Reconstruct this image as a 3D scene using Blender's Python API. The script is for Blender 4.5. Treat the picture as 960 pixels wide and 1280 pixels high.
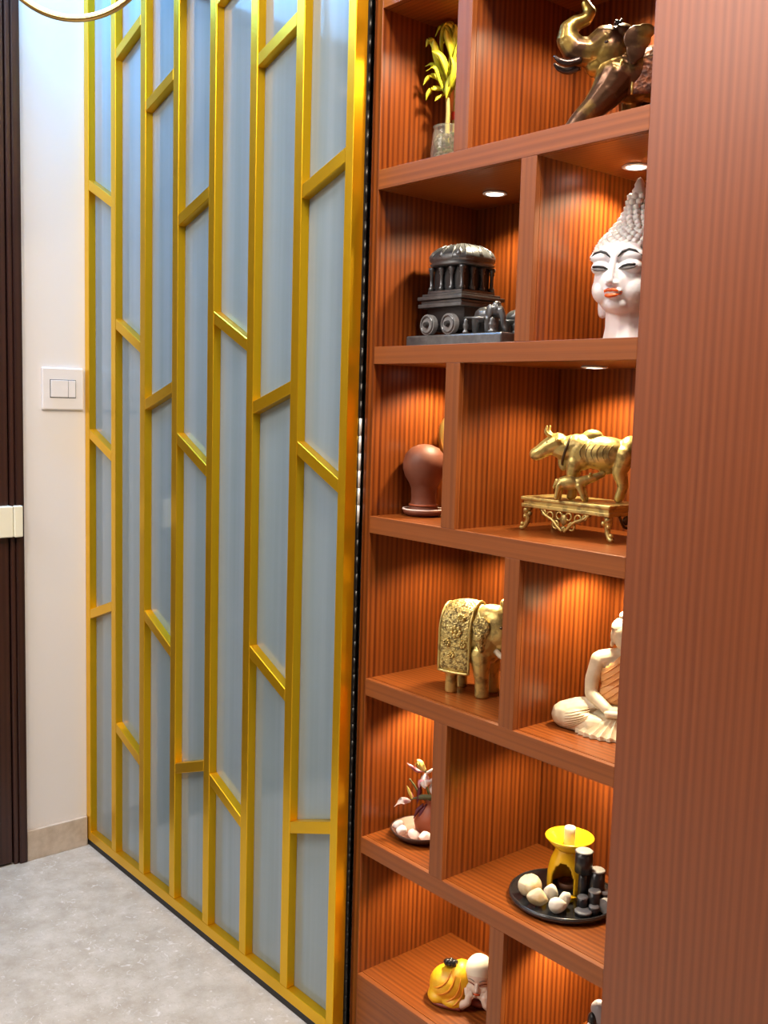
import bpy, bmesh, math, random
from mathutils import Vector, Matrix
from mathutils.bvhtree import BVHTree
random.seed(7)
for o in list(bpy.data.objects):
    bpy.data.objects.remove(o)
scene = bpy.context.scene
COL = scene.collection
PI = math.pi
R = math.radians

# ------------------------------------------------------------------ camera
cam_d = bpy.data.cameras.new('camera')
cam_d.sensor_fit = 'VERTICAL'; cam_d.sensor_height = 36.0
cam_d.lens = 36.0 * 1264.37 / 1280.0
cam_d.clip_start = 0.02
cam = bpy.data.objects.new('camera', cam_d); COL.objects.link(cam)
cr = Vector((0.644984, 0.763686, 0.027922)); cu = Vector((-0.099944, 0.048072, 0.993831)); cw = Vector((-0.757632, 0.643796, -0.107331))
M = Matrix((cr, cu, -cw)).transposed().to_4x4()
M.translation = Vector((2.69405, -1.18832, 1.3))
cam.matrix_world = M
scene.camera = cam
YAW = 0.8664

# ------------------------------------------------------------------ world, exposure
wd = bpy.data.worlds.new('world'); scene.world = wd; wd.use_nodes = True
wd.node_tree.nodes['Background'].inputs[0].default_value = (0.75, 0.8, 0.9, 1)
wd.node_tree.nodes['Background'].inputs[1].default_value = 0.05
scene.view_settings.view_transform = 'Standard'
scene.view_settings.look = 'None'
scene.view_settings.gamma = 1.0
scene.view_settings.use_curve_mapping = False
scene.view_settings.exposure = -0.10

ROOM_X, ROOM_Y, ROOM_H = 4.0, -3.2, 2.75
CEIL_LIGHTS = [  # x, y, size, watts, colour, label
    (2.06, -0.34, 0.30, 52, (1.0, 0.86, 0.72), 'square white ceiling light panel above the wooden display cabinet'),
    (1.20, -1.20, 0.34, 22, (1.0, 0.92, 0.88), 'square white ceiling light panel in the middle of the room'),
    (0.65, -2.25, 1.10, 27, (1.0, 0.87, 0.76), 'large square ceiling light panel at the far end of the room'),
]
COVE = (0.10, -0.45, 0.8, 32.0, (0.14, 0.48, 1.0))   # x, y, length, watts, colour
PUCK_W = 7.6
PUCK_COL = (1.0, 0.80, 0.52)

def area_light(name, loc, sx, sy, watts, col, rot=(0, 0, 0), spread=PI):
    l = bpy.data.lights.new(name, 'AREA'); l.shape = 'RECTANGLE'; l.size = sx; l.size_y = sy
    l.energy = watts; l.color = col; l.spread = spread
    o = bpy.data.objects.new(name, l); COL.objects.link(o)
    o.location = loc; o.rotation_euler = rot
    return o
for (x, y, s, w, c, _l) in CEIL_LIGHTS:
    area_light('ceiling_lamp', (x, y, ROOM_H - 0.030), s, s, w, c)
area_light('cove_lamp', (COVE[0], COVE[1], ROOM_H - 0.06), 0.04, COVE[2], COVE[3], COVE[4])

# ------------------------------------------------------------------ materials
MATS = {}
def nt_new(name):
    m = bpy.data.materials.new(name); m.use_nodes = True
    nt = m.node_tree; return m, nt, nt.nodes['Principled BSDF']
def mat(name, col, rough=0.5, metal=0.0, spec=0.5, noise=None, bump=None, trans=0.0, emit=None, coat=0.0, sss=0.0, ior=1.5):
    """noise=(scale, other colour, contrast lo, hi, stretch xyz) ; bump=(scale, strength, distance)"""
    m, nt, b = nt_new(name)
    b.inputs['Base Color'].default_value = (*col, 1)
    b.inputs['Roughness'].default_value = rough
    b.inputs['Metallic'].default_value = metal
    b.inputs['Specular IOR Level'].default_value = spec
    b.inputs['Transmission Weight'].default_value = trans
    b.inputs['IOR'].default_value = ior
    b.inputs['Coat Weight'].default_value = coat
    b.inputs['Coat Roughness'].default_value = 0.08
    if sss:
        b.inputs['Subsurface Weight'].default_value = sss
        b.inputs['Subsurface Scale'].default_value = 0.005
    if emit:
        b.inputs['Emission Color'].default_value = (*emit[0], 1); b.inputs['Emission Strength'].default_value = emit[1]
    tc = nt.nodes.new('ShaderNodeTexCoord')
    if noise:
        sc, c2, lo, hi, st = noise
        mp = nt.nodes.new('ShaderNodeMapping'); mp.inputs['Scale'].default_value = st
        nt.links.new(tc.outputs['Object'], mp.inputs[0])
        n = nt.nodes.new('ShaderNodeTexNoise'); n.inputs['Scale'].default_value = sc; n.inputs['Detail'].default_value = 5
        nt.links.new(mp.outputs[0], n.inputs['Vector'])
        r = nt.nodes.new('ShaderNodeValToRGB')
        r.color_ramp.elements[0].position = lo; r.color_ramp.elements[0].color = (*col, 1)
        r.color_ramp.elements[1].position = hi; r.color_ramp.elements[1].color = (*c2, 1)
        nt.links.new(n.outputs['Fac'], r.inputs[0]); nt.links.new(r.outputs[0], b.inputs['Base Color'])
    if bump:
        kind = bump[3] if len(bump) > 3 else 'noise'
        if kind == 'voronoi':
            n2 = nt.nodes.new('ShaderNodeTexVoronoi'); out = 'Distance'
        else:
            n2 = nt.nodes.new('ShaderNodeTexNoise'); out = 'Fac'
        n2.inputs['Scale'].default_value = bump[0]
        nt.links.new(tc.outputs['Object'], n2.inputs['Vector'])
        bp = nt.nodes.new('ShaderNodeBump'); bp.inputs['Strength'].default_value = bump[1]; bp.inputs['Distance'].default_value = bump[2]
        nt.links.new(n2.outputs[out], bp.inputs['Height']); nt.links.new(bp.outputs[0], b.inputs['Normal'])
    MATS[name] = m
    return m

def wood_mat(name, weights, dark, light, period=0.0125, rough=0.32, warp=0.004, seed=0.0, amp=0.2, spec=0.45):
    """straight-grained striped veneer: stripes vary along weights . (x,y,z)"""
    m, nt, b = nt_new(name)
    N, L = nt.nodes.new, nt.links.new
    tc = N('ShaderNodeTexCoord')
    dot = N('ShaderNodeVectorMath'); dot.operation = 'DOT_PRODUCT'; dot.inputs[1].default_value = weights
    L(tc.outputs['Object'], dot.inputs[0])
    inv = [1.2 if abs(w) < 0.1 else 9.0 for w in weights]
    mp = N('ShaderNodeMapping'); mp.inputs['Scale'].default_value = inv; mp.inputs['Location'].default_value = (seed, seed * 2, seed * 3)
    L(tc.outputs['Object'], mp.inputs[0])
    wn = N('ShaderNodeTexNoise'); wn.inputs['Scale'].default_value = 1.6; wn.inputs['Detail'].default_value = 2
    L(mp.outputs[0], wn.inputs['Vector'])
    wa = N('ShaderNodeMath'); wa.operation = 'MULTIPLY_ADD'; wa.inputs[1].default_value = warp * 2
    L(wn.outputs['Fac'], wa.inputs[0]); L(dot.outputs['Value'], wa.inputs[2])
    # sine stripes
    f = N('ShaderNodeMath'); f.operation = 'MULTIPLY'; f.inputs[1].default_value = 2 * PI / period; L(wa.outputs[0], f.inputs[0])
    s = N('ShaderNodeMath'); s.operation = 'SINE'; L(f.outputs[0], s.inputs[0])
    # irregular stripes
    f2 = N('ShaderNodeMath'); f2.operation = 'MULTIPLY'; f2.inputs[1].default_value = 1.0 / period * 1.3; L(wa.outputs[0], f2.inputs[0])
    n1 = N('ShaderNodeTexNoise'); n1.noise_dimensions = '1D'; n1.inputs['Scale'].default_value = 1.0; n1.inputs['Detail'].default_value = 4; n1.inputs['Roughness'].default_value = 0.6
    L(f2.outputs[0], n1.inputs['W'])
    # fine fibre
    mp2 = N('ShaderNodeMapping'); mp2.inputs['Scale'].default_value = [6 if abs(w) < 0.1 else 420 for w in weights]
    L(tc.outputs['Object'], mp2.inputs[0])
    n2 = N('ShaderNodeTexNoise'); n2.inputs['Scale'].default_value = 1.0; n2.inputs['Detail'].default_value = 3
    L(mp2.outputs[0], n2.inputs['Vector'])
    a = N('ShaderNodeMath'); a.operation = 'MULTIPLY_ADD'; a.inputs[1].default_value = amp; L(s.outputs[0], a.inputs[0])
    sc1 = N('ShaderNodeMath'); sc1.operation = 'MULTIPLY'; sc1.inputs[1].default_value = 0.75; L(n1.outputs['Fac'], sc1.inputs[0]); L(sc1.outputs[0], a.inputs[2])
    a2 = N('ShaderNodeMath'); a2.operation = 'MULTIPLY_ADD'; a2.inputs[1].default_value = 0.35; L(n2.outputs['Fac'], a2.inputs[0]); L(a.outputs[0], a2.inputs[2])
    r = N('ShaderNodeValToRGB'); e = r.color_ramp.elements
    e[0].position = 0.22; e[0].color = (*dark, 1); e[1].position = 0.88; e[1].color = (*light, 1)
    L(a2.outputs[0], r.inputs[0]); L(r.outputs[0], b.inputs['Base Color'])
    bp = N('ShaderNodeBump'); bp.inputs['Strength'].default_value = 0.06; bp.inputs['Distance'].default_value = 0.0003
    L(n2.outputs['Fac'], bp.inputs['Height']); L(bp.outputs[0], b.inputs['Normal'])
    b.inputs['Roughness'].default_value = rough
    b.inputs['Specular IOR Level'].default_value = spec
    MATS[name] = m
    return m

DK, LT = (0.078, 0.0145, 0.0026), (0.245, 0.060, 0.0085)
wood_mat('veneer_vertical', (1, 1, 0), DK, LT, amp=0.20)
wood_mat('veneer_panel', (1, 1, 0), (0.155, 0.035, 0.0085), (0.225, 0.059, 0.0155), period=0.0135, rough=0.34, seed=3.0, amp=0.15, spec=0.5)
wood_mat('veneer_shelf', (0, 1, 1), (0.13, 0.028, 0.005), (0.27, 0.073, 0.0115), period=0.011, amp=0.2, spec=0.4)
wood_mat('veneer_edge', (0, 1, 1), (0.16, 0.040, 0.008), (0.28, 0.080, 0.016), period=0.012, rough=0.42, seed=1.0, amp=0.08, spec=0.35)
wood_mat('veneer_divider', (1, 1, 0), (0.15, 0.038, 0.008), (0.26, 0.074, 0.015), period=0.012, rough=0.42, seed=2.0, amp=0.08, spec=0.35)
wood_mat('door_wood', (0, 1, 0), (0.018, 0.0065, 0.005), (0.060, 0.020, 0.013), period=0.016, rough=0.3, seed=5.0)
mat('wall_paint', (0.80, 0.765, 0.745), 0.75, bump=(180, 0.05, 0.001))
mat('wall_dark', (0.13, 0.095, 0.075), 0.7)
mat('ceiling_paint', (0.85, 0.85, 0.84), 0.8)
mat('gold', (0.84, 0.49, 0.010), 0.30, metal=0.85, spec=0.6, noise=(6, (0.80, 0.46, 0.010), 0.35, 0.7, (1, 1, 0.3)))
mat('glass_pane', (0.215, 0.275, 0.292), 0.09, spec=0.5, coat=0.35, noise=(2.6, (0.255, 0.315, 0.345), 0.38, 0.62, (9, 1, 0.2)))  # paler vertical streaks in the colour stand in for faint reflections
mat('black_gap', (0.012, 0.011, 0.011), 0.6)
mat('steel', (0.05, 0.048, 0.045), 0.4, metal=1.0)
mat('steel_glint', (0.85, 0.85, 0.83), 0.45, metal=0.4)  # pale tone that paints a bright reflection onto some steel knuckles
mat('baseboard_stone', (0.48, 0.385, 0.295), 0.35, noise=(38, (0.60, 0.50, 0.40), 0.35, 0.65, (1, 1, 1)))
mat('plastic_white', (0.82, 0.78, 0.76), 0.35)
mat('plastic_cream', (0.86, 0.83, 0.66), 0.4)
mat('puck_body', (0.8, 0.8, 0.78), 0.35, metal=0.3)
mat('puck_glow', (1, 1, 1), 0.5, emit=((1.0, 0.93, 0.82), 9.0))
mat('lamp_glow', (1, 1, 1), 0.5, emit=((1.0, 0.95, 0.88), 6.0))
mat('cove_glow', (1, 1, 1), 0.5, emit=((0.45, 0.68, 1.0), 5.0))
mat('ring_glow', (1, 0.97, 0.9), 0.4, emit=((1.0, 0.93, 0.80), 0.55))
mat('ring_gold', (0.55, 0.36, 0.12), 0.28, metal=1.0)
def marble():
    m, nt, b = nt_new('floor_marble'); N, L = nt.nodes.new, nt.links.new
    tc = N('ShaderNodeTexCoord')
    n = N('ShaderNodeTexNoise'); n.inputs['Scale'].default_value = 13; n.inputs['Detail'].default_value = 10; n.inputs['Roughness'].default_value = 0.68
    L(tc.outputs['Object'], n.inputs['Vector'])
    r = N('ShaderNodeValToRGB'); e = r.color_ramp.elements
    e[0].position = 0.33; e[0].color = (0.40, 0.355, 0.290, 1); e[1].position = 0.68; e[1].color = (0.56, 0.518, 0.455, 1)
    L(n.outputs['Fac'], r.inputs[0])
    # pale shell chips and darker hairline veins
    n2 = N('ShaderNodeTexNoise'); n2.inputs['Scale'].default_value = 46; n2.inputs['Detail'].default_value = 5; n2.inputs['Distortion'].default_value = 1.8
    L(tc.outputs['Object'], n2.inputs['Vector'])
    r2 = N('ShaderNodeValToRGB'); e2 = r2.color_ramp.elements
    e2[0].position = 0.60; e2[0].color = (0, 0, 0, 1); e2[1].position = 0.74; e2[1].color = (1, 1, 1, 1)
    L(n2.outputs['Fac'], r2.inputs[0])
    mx = N('ShaderNodeMix'); mx.data_type = 'RGBA'; mx.inputs[7].default_value = (0.66, 0.635, 0.60, 1)
    L(r2.outputs[0], mx.inputs[0]); L(r.outputs[0], mx.inputs[6])
    n3 = N('ShaderNodeTexNoise'); n3.inputs['Scale'].default_value = 22; n3.inputs['Detail'].default_value = 6; n3.inputs['Distortion'].default_value = 2.5
    L(tc.outputs['Object'], n3.inputs['Vector'])
    r3 = N('ShaderNodeValToRGB'); e3 = r3.color_ramp.elements
    e3[0].position = 0.485; e3[0].color = (0, 0, 0, 1); e3[1].position = 0.5; e3[1].color = (0.35, 0.35, 0.35, 1)
    k = r3.color_ramp.elements.new(0.515); k.color = (0, 0, 0, 1)
    L(n3.outputs['Fac'], r3.inputs[0])
    mx2 = N('ShaderNodeMix'); mx2.data_type = 'RGBA'; mx2.inputs[7].default_value = (0.31, 0.28, 0.24, 1)
    L(r3.outputs[0], mx2.inputs[0]); L(mx.outputs[2], mx2.inputs[6]); L(mx2.outputs[2], b.inputs['Base Color'])
    b.inputs['Roughness'].default_value = 0.22
    MATS['floor_marble'] = m
marble()
# figurine materials
mat('bronze', (0.10, 0.052, 0.030), 0.30, metal=0.8, noise=(17, (0.50, 0.35, 0.08), 0.46, 0.68, (1, 1, 1)), bump=(120, 0.3, 0.001))
mat('bronze_cloth', (0.070, 0.028, 0.020), 0.42, metal=0.5, noise=(90, (0.26, 0.09, 0.04), 0.45, 0.65, (1, 1, 1)), bump=(150, 0.6, 0.002, 'voronoi'))
mat('bronze_gold', (0.55, 0.42, 0.14), 0.3, metal=0.9, bump=(240, 0.4, 0.001))
mat('bronze_dark', (0.045, 0.03, 0.028), 0.3, metal=0.7)
mat('brass', (0.66, 0.50, 0.165), 0.40, metal=0.7, noise=(60, (0.34, 0.25, 0.09), 0.50, 0.64, (1, 1, 1)), bump=(220, 0.25, 0.001))
mat('brass_carved', (0.62, 0.47, 0.16), 0.45, metal=0.65, noise=(150, (0.20, 0.14, 0.05), 0.47, 0.60, (1, 1, 1)), bump=(260, 0.8, 0.002, 'voronoi'))
mat('brass_shade', (0.26, 0.19, 0.07), 0.45, metal=0.6)
mat('brass_dark', (0.10, 0.07, 0.04), 0.35, metal=0.8, bump=(180, 0.5, 0.002))
mat('black_stone', (0.115, 0.125, 0.135), 0.29, metal=0.6, spec=0.7, noise=(60, (0.18, 0.195, 0.205), 0.4, 0.7, (1, 1, 1)), bump=(260, 0.2, 0.001))
mat('wheel_stone', (0.24, 0.25, 0.26), 0.4, metal=0.3, bump=(200, 0.3, 0.001))
mat('black_stone_dark', (0.018, 0.019, 0.021), 0.4)
mat('white_stone', (0.84, 0.82, 0.84), 0.32, sss=0.12)
mat('hair_white', (0.86, 0.83, 0.80), 0.4, sss=0.1)
mat('paint_black', (0.012, 0.012, 0.014), 0.35)
mat('paint_eye', (0.14, 0.13, 0.13), 0.35)
mat('lips', (0.78, 0.13, 0.025), 0.35)
mat('terracotta', (0.15, 0.045, 0.022), 0.55, noise=(30, (0.19, 0.058, 0.028), 0.4, 0.7, (1, 1, 1)), bump=(90, 0.15, 0.001))
mat('terracotta_light', (0.30, 0.070, 0.024), 0.5, bump=(120, 0.12, 0.001))
mat('terracotta_dark', (0.055, 0.022, 0.014), 0.55)
mat('dish_inside', (0.50, 0.27, 0.20), 0.5)
mat('dish_rim', (0.78, 0.66, 0.60), 0.4)
mat('pebble_white', (0.82, 0.76, 0.74), 0.55, bump=(110, 0.25, 0.002))
mat('cream_resin', (0.74, 0.66, 0.47), 0.45, noise=(40, (0.60, 0.50, 0.32), 0.5, 0.75, (1, 1, 1)))
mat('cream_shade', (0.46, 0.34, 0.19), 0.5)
mat('cream_face', (0.78, 0.70, 0.52), 0.45)
mat('robe_orange', (0.78, 0.40, 0.14), 0.55, bump=(160, 0.3, 0.001))
mat('tray_black', (0.022, 0.023, 0.024), 0.24, coat=0.3)
mat('fountain_black', (0.016, 0.016, 0.018), 0.3, bump=(140, 0.5, 0.002))
mat('fountain_grey', (0.27, 0.27, 0.26), 0.5, bump=(260, 0.4, 0.002))
mat('burner_yellow', (0.87, 0.50, 0.012), 0.22, coat=0.4)
mat('candle_white', (0.88, 0.84, 0.70), 0.5, sss=0.2)
mat('burner_inside', (0.10, 0.035, 0.012), 0.6)
mat('stone_cream', (0.80, 0.66, 0.42), 0.55, noise=(36, (0.66, 0.44, 0.18), 0.48, 0.68, (1, 1, 1)), bump=(70, 0.4, 0.003))
mat('stone_pale', (0.85, 0.80, 0.66), 0.5, bump=(80, 0.3, 0.002))
mat('baby_skin', (0.72, 0.58, 0.47), 0.45, sss=0.1)
mat('baby_scalp', (0.80, 0.74, 0.60), 0.45)
mat('baby_robe', (0.86, 0.47, 0.015), 0.42, noise=(30, (0.82, 0.33, 0.01), 0.5, 0.7, (1, 1, 1)))
mat('robe_amber', (0.80, 0.27, 0.012), 0.45)
mat('baby_trim', (0.22, 0.035, 0.015), 0.5)
mat('grey_resin', (0.30, 0.265, 0.275), 0.35)
mat('leaf_yellow', (0.62, 0.58, 0.030), 0.45, noise=(30, (0.36, 0.42, 0.022), 0.45, 0.7, (1, 1, 1)), sss=0.0)
mat('stem_green', (0.50, 0.43, 0.15), 0.5)
mat('ribbon_red', (0.62, 0.04, 0.02), 0.4)
mat('jar_glass', (0.90, 0.95, 0.90), 0.04, trans=0.92, ior=1.25)
mat('jar_gravel', (0.42, 0.36, 0.24), 0.6, noise=(150, (0.14, 0.20, 0.05), 0.45, 0.6, (1, 1, 1)))
mat('petal_white', (0.84, 0.76, 0.72), 0.5, noise=(40, (0.62, 0.22, 0.34), 0.55, 0.75, (1, 1, 1)))
mat('petal_pink', (0.66, 0.34, 0.42), 0.5, noise=(50, (0.34, 0.05, 0.09), 0.45, 0.7, (1, 1, 1)))
mat('petal_yellow', (0.82, 0.72, 0.20), 0.5)
mat('flower_stem', (0.10, 0.11, 0.045), 0.5)
mat('flower_dark', (0.12, 0.02, 0.035), 0.5)
mat('brass_leaf', (0.80, 0.58, 0.16), 0.3, metal=0.9)

# ------------------------------------------------------------------ helpers
def link(name, me, m=None, parent=None, smooth=False):
    o = bpy.data.objects.new(name, me); COL.objects.link(o)
    if m: me.materials.append(MATS[m])
    if parent is not None: o.parent = parent
    if smooth:
        for p in me.polygons: p.use_smooth = True
    return o
def obj(name, bm, m=None, parent=None, smooth=False):
    me = bpy.data.meshes.new(name); bm.normal_update(); bm.to_mesh(me); bm.free()
    return link(name, me, m, parent, smooth)
def tag(o, label, cat, group=None):
    o['label'] = label; o['category'] = cat
    if group: o['group'] = group
    return o
def structure(o):
    o['kind'] = 'structure'; return o
def thing(name, label, cat, loc=(0, 0, 0), rotz=0.0, group=None):
    o = bpy.data.objects.new(name, None); COL.objects.link(o); o.empty_display_size = 0.05
    o.location = loc; o.rotation_euler = (0, 0, rotz)
    return tag(o, label, cat, group)
def BM(): return bmesh.new()
def box(bm, x0, x1, y0, y1, z0, z1, bevel=0.0):
    r = bmesh.ops.create_cube(bm, size=1.0)
    vs = r['verts']
    for v in vs:
        v.co = Vector((x0 + (v.co.x + 0.5) * (x1 - x0), y0 + (v.co.y + 0.5) * (y1 - y0), z0 + (v.co.z + 0.5) * (z1 - z0)))
    if bevel:
        es = list({e for v in vs for e in v.link_edges})
        bmesh.ops.bevel(bm, geom=es, offset=bevel, segments=2, profile=0.5, affect='EDGES')
    return vs
def bxo(name, x0, x1, y0, y1, z0, z1, m, parent=None, bevel=0.0):
    bm = BM(); box(bm, x0, x1, y0, y1, z0, z1, bevel); return obj(name, bm, m, parent)
def prism_xz(bm, poly, y0, y1, bevel=0.0):
    """closed polygon in (x,z) extruded from y0 (front) to y1"""
    a = [bm.verts.new((x, y0, z)) for x, z in poly]; b = [bm.verts.new((x, y1, z)) for x, z in poly]
    n = len(poly); fs = [bm.faces.new(a), bm.faces.new(b[::-1])]
    for i in range(n): fs.append(bm.faces.new((a[i], b[i], b[(i + 1) % n], a[(i + 1) % n])))
    bmesh.ops.recalc_face_normals(bm, faces=fs)
    if bevel:
        es = list({e for f in fs for e in f.edges})
        bmesh.ops.bevel(bm, geom=es, offset=bevel, segments=1, affect='EDGES')
def ell(bm, c, r, sub=3, rot=None):
    mtx = Matrix.Translation(Vector(c)) @ (rot.to_4x4() if rot is not None else Matrix.Identity(4)) @ Matrix.Diagonal((*((r,) * 3 if not hasattr(r, '__len__') else r), 1))
    return bmesh.ops.create_icosphere(bm, subdivisions=sub, radius=1.0, matrix=mtx)['verts']
def frustum(bm, p0, p1, r0, r1, seg=14):
    p0, p1 = Vector(p0), Vector(p1); d = p1 - p0; L = d.length
    if L < 1e-9: return
    q = d.to_track_quat('Z', 'Y').to_matrix().to_4x4()
    bmesh.ops.create_cone(bm, cap_ends=True, segments=seg, radius1=r0, radius2=r1, depth=L, matrix=Matrix.Translation((p0 + p1) / 2) @ q)
def chain(bm, pts):
    """pts = [(x,y,z,r)...]: spheres joined by cones, for remeshing"""
    for p in pts: ell(bm, p[:3], p[3], 2)
    for a, b in zip(pts, pts[1:]): frustum(bm, a[:3], b[:3], a[3], b[3])
def tube(bm, pts, radii, seg=10, closed=False):
    """swept tube with caps"""
    P = [Vector(p) for p in pts]; n = len(P)
    if not hasattr(radii, '__len__'): radii = [radii] * n
    rings = []; up = None
    for i in range(n):
        t = (P[(i + 1) % n] - P[i - 1]) if closed else (P[min(i + 1, n - 1)] - P[max(i - 1, 0)])
        t.normalize()
        if up is None:
            up = Vector((0, 0, 1)) if abs(t.z) < 0.9 else Vector((1, 0, 0))
        s = t.cross(up); s.normalize(); up = s.cross(t); up.normalize()
        rings.append([bm.verts.new(P[i] + radii[i] * (math.cos(2 * PI * k / seg) * s + math.sin(2 * PI * k / seg) * up)) for k in range(seg)])
    fs = []
    for i in range(n if closed else n - 1):
        a, b = rings[i], rings[(i + 1) % n]
        for k in range(seg): fs.append(bm.faces.new((a[k], a[(k + 1) % seg], b[(k + 1) % seg], b[k])))
    if not closed:
        fs.append(bm.faces.new(rings[0][::-1])); fs.append(bm.faces.new(rings[-1]))
    bmesh.ops.recalc_face_normals(bm, faces=fs)
def lathe(bm, prof, c=(0, 0, 0), seg=40, sx=1.0, sy=1.0):
    """prof = [(r,z)...] revolved about z; closed where r is 0"""
    rings = []
    for r, z in prof:
        if r < 1e-7: rings.append([bm.verts.new((c[0], c[1], c[2] + z))])
        else: rings.append([bm.verts.new((c[0] + sx * r * math.cos(2 * PI * k / seg), c[1] + sy * r * math.sin(2 * PI * k / seg), c[2] + z)) for k in range(seg)])
    fs = []
    for a, b in zip(rings, rings[1:]):
        for k in range(seg):
            k2 = (k + 1) % seg
            if len(a) == 1 and len(b) == 1: continue
            if len(a) == 1: fs.append(bm.faces.new((a[0], b[k], b[k2])))
            elif len(b) == 1: fs.append(bm.faces.new((a[k], b[0], a[k2])))
            else: fs.append(bm.faces.new((a[k], b[k], b[k2], a[k2])))
    bmesh.ops.recalc_face_normals(bm, faces=fs)
def bez(pts, n=12):
    """Catmull-Rom through points"""
    P = [Vector(p) for p in pts]; P = [2 * P[0] - P[1]] + P + [2 * P[-1] - P[-2]]
    out = []
    for i in range(1, len(P) - 2):
        for j in range(n):
            t = j / n
            out.append(0.5 * ((2 * P[i]) + (-P[i - 1] + P[i + 1]) * t + (2 * P[i - 1] - 5 * P[i] + 4 * P[i + 1] - P[i + 2]) * t * t + (-P[i - 1] + 3 * P[i] - 3 * P[i + 1] + P[i + 2]) * t ** 3))
    out.append(P[-2]); return out
def remesh(bm, voxel, smooth=6, dec=None):
    """fuse overlapping closed pieces into one continuous skin"""
    me = bpy.data.meshes.new('tmp'); bm.to_mesh(me); bm.free()
    o = bpy.data.objects.new('tmp', me); COL.objects.link(o)
    md = o.modifiers.new('r', 'REMESH'); md.mode = 'VOXEL'; md.voxel_size = voxel; md.use_smooth_shade = True
    if smooth:
        s = o.modifiers.new('s', 'SMOOTH'); s.factor = 0.5; s.iterations = smooth
    if dec:
        d = o.modifiers.new('d', 'DECIMATE'); d.ratio = dec
    dg = bpy.context.evaluated_depsgraph_get(); dg.update()
    out = bpy.data.meshes.new_from_object(o.evaluated_get(dg))
    bpy.data.objects.remove(o); bpy.data.meshes.remove(me)
    for p in out.polygons: p.use_smooth = True
    return out
def blob(name, bm, m, parent, voxel=0.0016, smooth=5):
    me = remesh(bm, voxel, smooth); me.name = name
    me.materials.clear()
    for v in me.vertices: v.co.z = max(v.co.z, 0.0004)
    return link(name, me, m, parent, True)
def bvh_of(o):
    bm = BM(); bm.from_mesh(o.data); t = BVHTree.FromBMesh(bm); bm.free(); return t

class Fig:
    """local frame of a figurine: a to the right, b away, c up, sizes counted in units of k metres"""
    def __init__(s, name, label, cat, u0, v0, k, loc, rot=YAW, group=None):
        s.u0, s.v0, s.k = u0, v0, k
        s.f = 1.0 / math.cos(rot - YAW)
        s.root = thing(name, label, cat, loc, rot, group)
    def I(s, u, v, b=0.0):
        return ((u - s.u0) * s.k * s.f, b * s.k, (s.v0 - v) * s.k)
    def L(s, a, v, b=0.0):
        return (a * s.k, b * s.k, (s.v0 - v) * s.k)
    def e(s, bm, u, v, b, r, sub=3, rot=None):
        rr = (r, r, r) if not hasattr(r, '__len__') else r
        return ell(bm, s.I(u, v, b), tuple(x * s.k for x in rr), sub, rot)
    def el(s, bm, a, v, b, r, sub=3, rot=None):
        rr = (r, r, r) if not hasattr(r, '__len__') else r
        return ell(bm, s.L(a, v, b), tuple(x * s.k for x in rr), sub, rot)
    def ch(s, bm, pts):      # (u, v, b, r)
        chain(bm, [(*s.I(p[0], p[1], p[2]), p[3] * s.k) for p in pts])
    def chl(s, bm, pts):
        chain(bm, [(*s.L(p[0], p[1], p[2]), p[3] * s.k) for p in pts])
    def tb(s, bm, pts, r, seg=8, n=6, local=False):
        P = bez([(s.L if local else s.I)(*p[:3]) for p in pts], n)
        if hasattr(r, '__len__'):
            rr = []
            for i in range(len(P)):
                t = i / (len(P) - 1) * (len(r) - 1); j = min(int(t), len(r) - 2)
                rr.append((r[j] + (r[j + 1] - r[j]) * (t - j)) * s.k)
        else: rr = [r * s.k] * len(P)
        tube(bm, P, rr, seg)
    def on(s, tree, a, v, off=0.0):
        """point of the front surface at local (a, v)"""
        x, _, z = s.L(a, v)
        h = tree.ray_cast(Vector((x, -1.0, z)), Vector((0, 1, 0)))
        p = h[0] if h[0] is not None else Vector((x, 0, z))
        return (p.x, p.y + off * s.k, p.z)

def shell(bm, c, ra, rb, rc, a0, a1, th0, th1, thick, na=14, nt=18, wave=0.0):
    """saddle-cloth: patch of a cylinder-like ellipsoid around the a axis; th measured from the top, both ways"""
    def pt(i, j, off):
        a = a0 + (a1 - a0) * i / na; th = th0 + (th1 - th0) * j / nt
        s = math.sqrt(max(0.05, 1 - (a / ra) ** 2))
        w = wave * math.sin(j * 1.7 + i)
        y = (rb * s + off) * math.sin(th); z = (rc * s + off) * math.cos(th)
        if abs(th) > PI / 2:      # hangs straight down below the middle
            z = -(abs(th) - PI / 2) * rc; y = math.copysign(rb * s + off + w, th)
        return Vector(c) + Vector((a, y, z))
    A = [[bm.verts.new(pt(i, j, 0)) for j in range(nt + 1)] for i in range(na + 1)]
    B = [[bm.verts.new(pt(i, j, thick)) for j in range(nt + 1)] for i in range(na + 1)]
    fs = []
    for i in range(na):
        for j in range(nt):
            fs.append(bm.faces.new((A[i][j], A[i + 1][j], A[i + 1][j + 1], A[i][j + 1])))
            fs.append(bm.faces.new((B[i][j], B[i][j + 1], B[i + 1][j + 1], B[i + 1][j])))
    for i in range(na):
        for j in (0, nt): fs.append(bm.faces.new((A[i][j], A[i + 1][j], B[i + 1][j], B[i][j])))
    for j in range(nt):
        for i in (0, na): fs.append(bm.faces.new((A[i][j], A[i][j + 1], B[i][j + 1], B[i][j])))
    bmesh.ops.recalc_face_normals(bm, faces=fs)
    return [[v.co.copy() for v in row] for row in B]

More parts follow.
